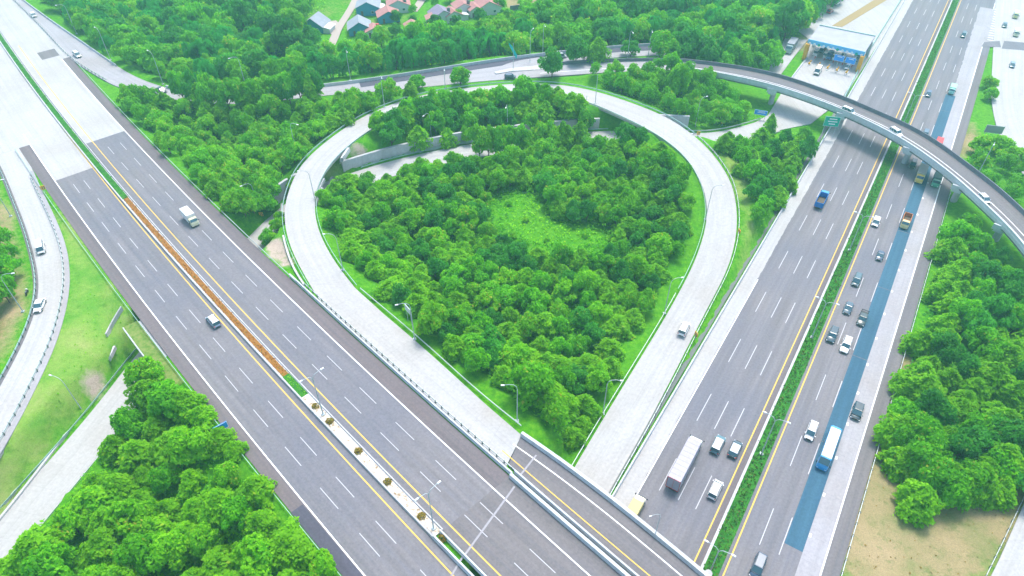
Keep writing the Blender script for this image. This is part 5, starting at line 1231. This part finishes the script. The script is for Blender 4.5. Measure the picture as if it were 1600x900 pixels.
for A0, B0 in ((LO, LI), (UN, US), (FN, FS), (OL, OR), (nbN, nbS)):
    c, h = mid(A0, B0); rp += [(p.x, p.y, q) for p, q in zip(c, h)]
rp += [(p.x, p.y, 4.6) for p in LC]
for t in np.arange(-70, 500, 3.): rp.append((*LH.pt(t, -7, 0).xy, 8.5)); rp.append((*LH.pt(t, -23, 0).xy, 8.8))
for t in np.arange(-70, 95, 3.): rp.append((*LH.pt(t, 5.5, 0).xy, 6))
rp += [(p.x, p.y, 3) for p in offset(dr and spl([(506, 88, 0), (521, 63, 0), (528, 45, 0), (545, 19, 0), (557, -3, 0)]), 0)]
rp += [(*P(x, y, 0).xy, 6) for x, y in ((493, 38), (561, 40), (583, 45), (575, 12), (606, 22), (622, 8), (689, 22), (706, 21), (722, 12), (741, 12), (760, 8), (134, 12), (1236, 75), (1230, 90), (1290, 60), (1280, 110))]
ROADPTS = np.array(rp, float)
clear = [[(762, 286), (832, 276), (868, 322), (935, 334), (972, 350), (962, 384), (900, 400), (850, 386), (795, 374), (752, 335)]]
scatter('loop', [(505, 318), (548, 290), (610, 268), (690, 250), (740, 243), (800, 236), (870, 228), (960, 222), (1035, 232), (1090, 265), (1118, 325), (1104, 392), (1076, 450), (1036, 520), (988, 590), (945, 655), (912, 715), (885, 722), (840, 690), (790, 640), (740, 590), (690, 550), (640, 500), (600, 460), (560, 420), (525, 370)],
        3.7, ['broad', 'lime', 'tier', 'tier', 'lime', 'broad', 'tier', 'dark'], (2.3, 4.0), (5, 8), 4, clear, 3)
scatter('loop', [(785, 306), (850, 302), (880, 335), (950, 360), (900, 385), (850, 372), (800, 365)], 7.5, ['broad', 'lime', 'dark'], (.9, 1.7), (1.0, 2.2), 1, (), 41)
scatter('looptop', [(572, 205), (640, 172), (720, 158), (800, 155), (870, 158), (925, 178), (950, 192), (900, 205), (800, 212), (720, 216), (640, 226), (590, 224)], 4.7, ['tier', 'broad', 'lime', 'tier', 'dark'], (3.6, 4.8), (7, 9.5), 5, (), 5)
scatter('west', [(185, 140), (230, 158), (300, 175), (400, 172), (500, 162), (600, 148), (690, 140), (690, 128), (640, 158), (560, 178), (500, 215), (462, 250), (440, 300), (437, 335), (400, 335), (345, 320), (300, 270), (250, 222), (205, 170)], 4.2, ['broad', 'lime', 'lime', 'tier'], (2.4, 4.4), (6, 9), 7, (), 8)
scatter('southwest', [(238, 595), (300, 610), (340, 668), (400, 760), (470, 850), (540, 940), (560, 1010), (-60, 1010), (-40, 900), (30, 850), (100, 800), (135, 800), (140, 740), (190, 665)], 4.1, ['tier', 'tier', 'broad', 'lime', 'tier'], (2.4, 4.6), (6.5, 9), 4, [[(100, 800), (150, 790), (155, 815), (110, 815)]], 9)
scatter('west', [(350, 335), (436, 335), (445, 368), (425, 376), (385, 364)], 4.0, ['broad', 'lime'], (2.6, 3.6), (3, 5), 4, (), 21)
scatter('farleft', [(-60, 335), (8, 345), (25, 400), (28, 470), (15, 520), (-20, 560), (-60, 580)], 5.2, ['dark', 'broad'], (3, 4.4), (5, 7.5), 8, (), 10)
scatter('flyside', [(885, 125), (1000, 115), (1050, 105), (1085, 118), (1120, 135), (1165, 160), (1180, 180), (1150, 190), (1100, 192), (1060, 182), (1000, 162), (940, 135)], 3.9, ['broad', 'lime', 'broad'], (2.3, 3.8), (5.5, 9), 4, (), 12)
scatter('rightstrip', [(1118, 225), (1165, 218), (1200, 205), (1272, 200), (1268, 225), (1225, 290), (1195, 345), (1185, 400), (1160, 420), (1158, 350), (1150, 290)], 3.9, ['tier', 'dark', 'broad', 'tier'], (2.2, 3.8), (6, 9), 4, (), 13)
scatter('rightlow', [(1150, 400), (1175, 395), (1130, 490), (1110, 500)], 4.0, ['broad'], (1.6, 2.2), (2, 3.5), 2, (), 13)
scatter('rightwood', [(1490, 330), (1560, 355), (1680, 400), (1700, 740), (1600, 755), (1520, 750), (1440, 775), (1408, 700), (1410, 600), (1440, 470), (1455, 400)], 4.2, ['tier', 'tier', 'broad', 'tier', 'dark'], (2.6, 4.9), (7.5, 11), 5, (), 14)
scatter('rightisland', [(1508, 235), (1550, 212), (1590, 240), (1660, 300), (1650, 350), (1600, 330), (1560, 292), (1530, 262)], 5.2, ['broad', 'broad', 'lime'], (2.4, 4.2), (4, 6.5), 3, [[(1520, 180), (1545, 180), (1580, 275), (1560, 280)]], 15)
scatter('rightisland', [(1533, 90), (1552, 95), (1552, 148), (1533, 145)], 4.2, ['lime'], (2.6, 3.2), (4, 5), 3, (), 16)
scatter('farwood', [(60, -90), (1400, -90), (1345, -45), (1275, 10), (1240, 35), (1225, 62), (1190, 102), (1140, 96), (1085, 88), (1045, 82), (1010, 62), (960, 62), (880, 70), (800, 80), (700, 95), (612, 108), (547, 117), (487, 124), (410, 130), (340, 134), (290, 134), (215, 112), (140, 62), (100, 24), (70, -5)], 6.3, ['dark', 'broad', 'lime', 'weep', 'broad'], (3.6, 7.0), (8, 14), 6,
        [[(455, 75), (470, 20), (500, -60), (860, -60), (860, 22), (800, 30), (775, 45), (690, 60), (640, 50), (600, 75), (520, 100), (490, 105), (480, 75)], [(400, 70), (445, 60), (460, 80), (440, 110), (395, 100)], [(500, 118), (800, 82), (780, 60), (640, 72), (500, 95)]], 17)
scatter('village', [(455, 75), (480, 55), (505, 90), (600, 62), (650, 55), (690, 62), (775, 45), (800, 30), (860, 22), (860, 0), (820, 20), (775, 30), (700, 42), (640, 55), (560, 55), (520, 80)], 6.0, ['broad', 'dark', 'lime'], (3.0, 4.8), (5, 9), 4, (), 18)
scatter('village', [(600, -10), (660, -20), (860, -30), (865, 14), (800, 22), (700, 40), (650, 50), (610, 55), (590, 45)], 8.5, ['broad', 'lime', 'dark'], (2.2, 3.4), (4, 7), 3, (), 31)
scatter('weeping', [(487, 128), (547, 118), (612, 108), (700, 92), (795, 78), (790, 55), (700, 55), (640, 68), (560, 90), (490, 105)], 6.2, ['weep'], (4.4, 5.6), (9, 13), 7, (), 19)
rr_ = random.Random(77)
def row(region, pts, n, kinds, rr, hr):
    w = ground_pl(pts, 0, 2); w = resamp(w, n)
    for p in w:
        x, y = p.x + rr_.uniform(-1, 1), p.y + rr_.uniform(-1.2, .8); r = rr_.uniform(*rr); h = rr_.uniform(*hr)
        TREES.append((r / 150, rr_.choice(kinds), x, y, hz(x, y), r, h, rr_.uniform(0, 6.28), region))
row('west', [(288, 160), (330, 168), (400, 168), (470, 160), (500, 156)], 17, ['broad', 'tier', 'lime', 'dark'], (3.4, 4.6), (8, 11.5))
row('west', [(416, 385), (430, 372), (442, 352)], 6, ['broad', 'lime'], (1.6, 2.3), (3, 4.5))
row('west', [(385, 358), (404, 340), (432, 318)], 8, ['broad', 'lime'], (2.6, 3.2), (5, 7))
row('rightwood', [(1412, 690), (1440, 748), (1462, 792), (1500, 775), (1540, 752)], 12, ['broad', 'tier', 'broad'], (3.2, 4.4), (7, 9))
row('loop', [(748, 247), (800, 242), (860, 236), (905, 232)], 11, ['tier', 'broad', 'lime'], (3.2, 4.2), (9, 11))
row('looptop', [(590, 208), (650, 184), (720, 168), (800, 160), (860, 162), (915, 178)], 24, ['tier', 'lime', 'broad', 'tier'], (2.8, 3.8), (6, 9))
row('farwood', [(1030, 90), (1075, 92), (1120, 98), (1170, 106)], 11, ['dark', 'broad', 'dark'], (4, 5.5), (9, 13))
n_scatter = len(TREES)
cnt = {}
for t in TREES: cnt[t[8]] = cnt.get(t[8], 0) + 1
print('TREES', n_scatter, cnt)
RD = {'loop': 'in the loop wood', 'looptop': 'above the retaining wall', 'west': 'left of the loop', 'southwest': 'in the lower left wood', 'farleft': 'at the left edge', 'flyside': 'below the flyover start', 'rightstrip': 'between loop and right highway', 'rightlow': 'beside the right highway', 'rightwood': 'in the right wood', 'rightisland': 'on the right green strip', 'farwood': 'in the far wood', 'village': 'near the village', 'weeping': 'behind the upper road'}
KD = {'broad': 'bright green broadleaf tree', 'tier': 'feathery layered tree', 'dark': 'dark green tree', 'weep': 'drooping green tree', 'lime': 'yellow-green tree', 'palm': 'palm tree'}
KG = {'broad': 'broadleaf tree', 'tier': 'feathery tree', 'dark': 'dark tree', 'weep': 'drooping tree', 'lime': 'lime green tree', 'palm': 'palm'}
LMK = [((800, 135), 'the top of the loop ramp'), ((450, 330), 'the left bend of the loop'), ((1130, 330), 'the right bend of the loop'), ((850, 680), 'the bottom tip'), ((640, 240), 'the grey retaining wall'), ((840, 330), 'the grassy clearing'),
       ((640, 500), 'the near straight of the loop'), ((1040, 490), 'the descending ramp lamp'), ((960, 590), 'its lower right edge'), ((700, 400), 'its middle'), ((1000, 300), 'its upper right'), ((560, 380), 'the left bend lamp'),
       ((230, 180), 'the bright grass wedge'), ((330, 200), 'the hidden slip road'), ((400, 300), 'the slope lamp'), ((600, 155), 'the bank lamps'), ((240, 610), 'the underpass'), ((340, 700), 'the highway guardrail'), ((160, 760), 'the low white slip road'), ((60, 860), 'the bottom left corner'),
       ((300, 850), 'the dark hollow'), ((480, 880), 'the dark shoulder patch'), ((1300, 190), 'the green direction sign'), ((1180, 175), 'the blue direction sign'), ((1190, 390), 'the white parapet'), ((1480, 340), 'the flyover end'), ((1590, 420), 'the right edge'), ((1430, 560), 'the long guardrail'),
       ((1450, 760), 'the dry ground'), ((1590, 700), 'the service road corner'), ((1555, 200), 'the big sign back'), ((1540, 120), 'the dark road band'), ((1240, 60), 'the parked grey truck'), ((1100, 60), 'the flyover start'), ((910, 60), 'the two dark island trees'), ((800, 50), 'the teal flag sign'),
       ((700, 30), 'the red-roofed row'), ((530, 50), 'the village road'), ((490, 30), 'the blue-walled house'), ((380, 90), 'the palm trees'), ((250, 60), 'the slip road lamps'), ((130, 20), 'the lone red-grey roof'), ((1000, 20), 'the top middle'), ((10, 450), 'the motorcycle'), ((10, 350), 'the exit ramp lamp')]
def tree_label(k, x, y, z, r, h, region):
    a, b = px1(x, y, z + h * .5); lm = min(LMK, key=lambda q: (q[0][0] - a) ** 2 + ((q[0][1] - b) * 1.3) ** 2)[1]
    sz = 'small ' if r < 3.4 else ('large ' if r > 4.9 else '')
    lb_ = '%s%s %s, near %s' % (sz, KD[k], RD[region], lm)
    return lb_ if len(lb_.split()) <= 16 else lb_[len(sz):]
def put_tree(k, x, y, z, r, h, rot, label, group, v=None, rnd_=random.Random(2)):
    v = rnd_.randrange(KV[k]) if v is None else v
    t = empty(KN[k], (x, y, z), rot); tag(t, label, KG[k], group)
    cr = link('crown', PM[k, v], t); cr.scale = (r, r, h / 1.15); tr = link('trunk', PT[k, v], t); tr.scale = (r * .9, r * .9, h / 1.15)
    return t
# standout trees
for k, x, y, z, r, h, lb in (('broad', 720, 133, 6, 4.0, 6.5, 'round bright green tree standing alone in front of the upper road'), ('broad', 653, 139, 6, 3.2, 5, 'small round yellow-green tree left of the lone round tree by the upper road'),
        ('dark', 862, 122, 6.2, 5.0, 10, 'tall blue-green tree on the near side of the upper road, right of the traffic island'), ('dark', 900, 97, 6.2, 4.4, 9, 'left one of two dark bushy trees between the upper roads'), ('tier', 932, 96, 6.2, 4.2, 10, 'right one of two dark conical trees between the upper roads'),
        ('broad', 912, 97, 6.2, 3.4, 6.5, 'bright tree squeezed between the two dark trees on the upper roads'), ('dark', 985, 92, 5, 3.6, 6, 'low dark tree right behind the flyover approach road'), ('broad', 1045, 92, 6.2, 4.4, 8, 'pale green round tree behind the flyover approach'),
        ('dark', 488, 75, 0, 5.2, 8, 'round very dark tree below the blue-walled house'), ('lime', 1060, 135, 2, 4.6, 13, 'tallest yellow-green tree, poking over the flyover approach'), ('dark', 1120, 80, 1, 7, 15, 'large umbrella-shaped dark tree behind the start of the flyover'), ('dark', 1225, 62, 0, 7, 15, 'large dark tree shading the parked grey truck'),
        ('palm', 277, 55, 0, 4.5, 13, 'palm tree standing up from the far wood at the top left'), ('palm', 392, 80, 0, 4.5, 9, 'pale palm beside the grass gap at the top'), ('palm', 400, 68, 0, 4.0, 8, 'pale palm on the upper side of the grass gap'), ('palm', 385, 92, 0, 4.0, 8, 'lower palm left of the grass gap at the top'),
        ('lime', 640, 620, 0, .1, .1, None), ('tier', 1200, 208, 0, 2.2, 8, 'narrow spiky young tree beside the slip road, left of the green direction sign'), ('broad', 825, 625, 0, 4.8, 9, 'pale grey-green bushy tree at the bottom tip of the loop wood')):
    if lb is None: continue
    q = ground_pl([(x, y), (x + 1, y + 1)])[0] if z < 5 else P(x, y, z); zz = hz(q.x, q.y); TREES = [t for t in TREES if (t[2] - q.x) ** 2 + (t[3] - q.y) ** 2 > (r * .8) ** 2]
    put_tree(k, q.x, q.y, zz, r, h, random.random() * 6, lb, None)
LIM = {'broad': 290, 'tier': 290, 'dark': 280, 'lime': 290, 'weep': 250, 'palm': 10}; used_k = {}; far = []
for t in sorted(TREES, key=lambda q: -q[0]):
    k = t[1]; a, b = px1(t[2], t[3], t[4] + t[6] * .5)
    if not (-120 < a < 1720 and -60 < b < 1010): far.append(t); continue
    if used_k.get(k, 0) >= LIM[k]: far.append(t); continue
    used_k[k] = used_k.get(k, 0) + 1
    put_tree(k, t[2], t[3], t[4], t[5], t[6], t[7], tree_label(k, t[2], t[3], t[4], t[5], t[6], t[8]), {'loop': 'trees of the loop wood'}.get(t[8], 'trees ' + RD[t[8]]))
print('USED', used_k, 'far', len(far))
mats_ = list(KV); Vs, Ts, Ms = [], [], []
for t in far:
    _, k, x, y, z, r, h, rot, _r = t; V, T = FARA[k]; c, s_ = math.cos(rot), math.sin(rot)
    M = np.array([[c * r, -s_ * r, 0], [s_ * r, c * r, 0], [0, 0, h / 1.15]]); Vs.append(V @ M.T + [x, y, z]); Ts.append(T); Ms.append(np.full(len(T), mats_.index(k)))
if far:
    o = link('forest', quads_mesh('forest', np.concatenate(Vs), np.concatenate(Ts), [KM[k] for k in mats_], np.concatenate(Ms))); tag(o, 'distant wood reading as one green mass along the top of the photo', 'forest', None, 'stuff')
# undergrowth: leaf litter of low bushes under the woods
def under(name, pg, zc, per, size, hgt, mat, label, seed, avoid=()):
    rg = np.random.default_rng(seed); W_ = [P(x, y, zc) for x, y in pg]; x0, x1 = min(p.x for p in W_), max(p.x for p in W_); y0, y1 = min(p.y for p in W_), max(p.y for p in W_)
    n = int((x1 - x0) * (y1 - y0) * per); x = rg.uniform(x0, x1, n); y = rg.uniform(y0, y1, n); ok = inpoly(x, y, [(p.x, p.y) for p in W_])
    for a in avoid: ok &= ~inpoly(x, y, [(P(u, v, zc).x, P(u, v, zc).y) for u, v in a])
    x, y = x[ok], y[ok]; d = np.full(len(x), 99.)
    for r_ in ROADPTS: d = np.minimum(d, np.hypot(x - r_[0], y - r_[1]) - r_[2])
    t_ = (np.stack([x, y], -1) - RH.o) @ RH.n; ok = (d > 1.8) & ((t_ > 19) | (t_ < -23.5)); x, y = x[ok], y[ok]
    cl2 = np.clip(np.sin(x * .5 + 2 * np.sin(y * .31)) * np.cos(y * .47 + 1.7 * np.sin(x * .23)) * .6 + .55, 0.05, 1)
    z = height(x, y) + hgt * cl2 * rg.random(len(x)); C = np.stack([x, y, z], -1); Nn = rg.normal(size=C.shape) * .6 + [0, 0, 1]; Nn /= np.linalg.norm(Nn, axis=1)[:, None]
    u = np.cross(Nn, rg.normal(size=C.shape)); u /= np.linalg.norm(u, axis=1)[:, None]; w = np.cross(Nn, u); s1 = size * rg.uniform(.6, 1.3, (len(x), 1))
    o = link(name, quads_mesh(name, np.stack([C + u * s1, C + w * s1 * .6, C - u * s1, C - w * s1 * .6], 1), rg.random(len(x)) * .9, mat)); tag(o, label, 'undergrowth', None, 'stuff')
under('undergrowth', [(505, 300), (700, 245), (1000, 215), (1085, 270), (1095, 370), (1000, 560), (900, 710), (870, 705), (640, 510), (520, 380)], 1, 2.6, .42, 2.6, L_BROAD, 'low undergrowth beneath the loop wood', 1, [[(790, 305), (850, 300), (900, 345), (950, 360), (900, 385), (800, 360)]])
under('undergrowth', [(190, 150), (300, 180), (690, 140), (560, 180), (440, 270), (440, 360), (410, 380), (300, 275)], 3, 1.9, .42, 2.4, L_LIME, 'low undergrowth between the left highway and the loop', 2)
under('undergrowth', [(240, 600), (345, 690), (560, 950), (-60, 950), (100, 800), (200, 660)], 1, 2.2, .4, 2.2, L_BROAD, 'low undergrowth in the lower left wood', 3)
under('undergrowth', [(1480, 335), (1700, 420), (1700, 740), (1450, 760), (1410, 640), (1440, 470)], 1, 1.0, .42, 1.8, L_DARK, 'low undergrowth beneath the right wood', 4)
under('undergrowth', [(1110, 225), (1275, 200), (1180, 400), (1120, 480), (1150, 380), (1160, 300)], 1, 1.6, .4, 1.4, L_LIME, 'low undergrowth between the loop and the right highway', 5)
under('undergrowth', [(885, 122), (1075, 112), (1180, 165), (1170, 190), (1060, 180)], 3, 1.6, .42, 1.8, L_LIME, 'low undergrowth below the flyover start', 6)
under('undergrowth', [(1500, 235), (1550, 215), (1660, 320), (1600, 330)], 1, 1.6, .38, 1.4, L_BROAD, 'low shrubs on the green strip beyond the flyover', 7)
under('undergrowth', [(60, -40), (1340, -60), (1230, 70), (960, 66), (612, 112), (300, 136), (140, 64)], 1, .55, .6, 2.2, L_LIME, 'low undergrowth beneath the far wood', 8, [[(500, 50), (520, -60), (860, -60), (860, 15), (700, 40), (560, 60)]])
under('weeds', [(115, 400), (190, 475), (250, 560), (100, 690), (0, 820), (-40, 820), (0, 710), (70, 590)], 3, .5, .22, .4, L_TIER, 'low weeds scattered over the yellowish grass slope at the left', 9)
under('weeds', [(1390, 600), (1420, 760), (1600, 790), (1540, 900), (1320, 900)], 0, .18, .2, .25, L_DRY, 'sparse dry weeds on the bare ground at the bottom right', 10)
under('weeds', [(1110, 225), (1165, 300), (1160, 390), (1000, 700), (960, 790), (1100, 560), (1150, 380)], 1, .9, .2, .3, L_TIER, 'low weeds on the dry verge beside the right side of the loop', 11)
under('weeds', [(785, 300), (850, 298), (905, 345), (960, 360), (900, 390), (795, 365)], 1, 1.8, .36, 1.3, L_LIME, 'low shrubs and weeds in the clearing of the loop wood', 12)
# ================================================================= AIR
hb = MB(); hb.box((0, 200, 57.5), (1500, 1100, 117.5 + 4)); HZ = bpy.data.materials.new('haze_air'); HZ.use_nodes = True; t = HZ.node_tree; t.nodes.clear()
pv = t.nodes.new('ShaderNodeVolumePrincipled'); pv.inputs['Density'].default_value = HAZE; pv.inputs['Color'].default_value = (.42, .95, 1, 1); pv.inputs['Anisotropy'].default_value = .2
om = t.nodes.new('ShaderNodeOutputMaterial'); t.links.new(pv.outputs[0], om.inputs['Volume'])
if HAZE > 0: ho = hb.build('haze', HZ); ho['kind'] = 'stuff'
for me_ in list(bpy.data.meshes):
    if me_.users == 0: bpy.data.meshes.remove(me_)
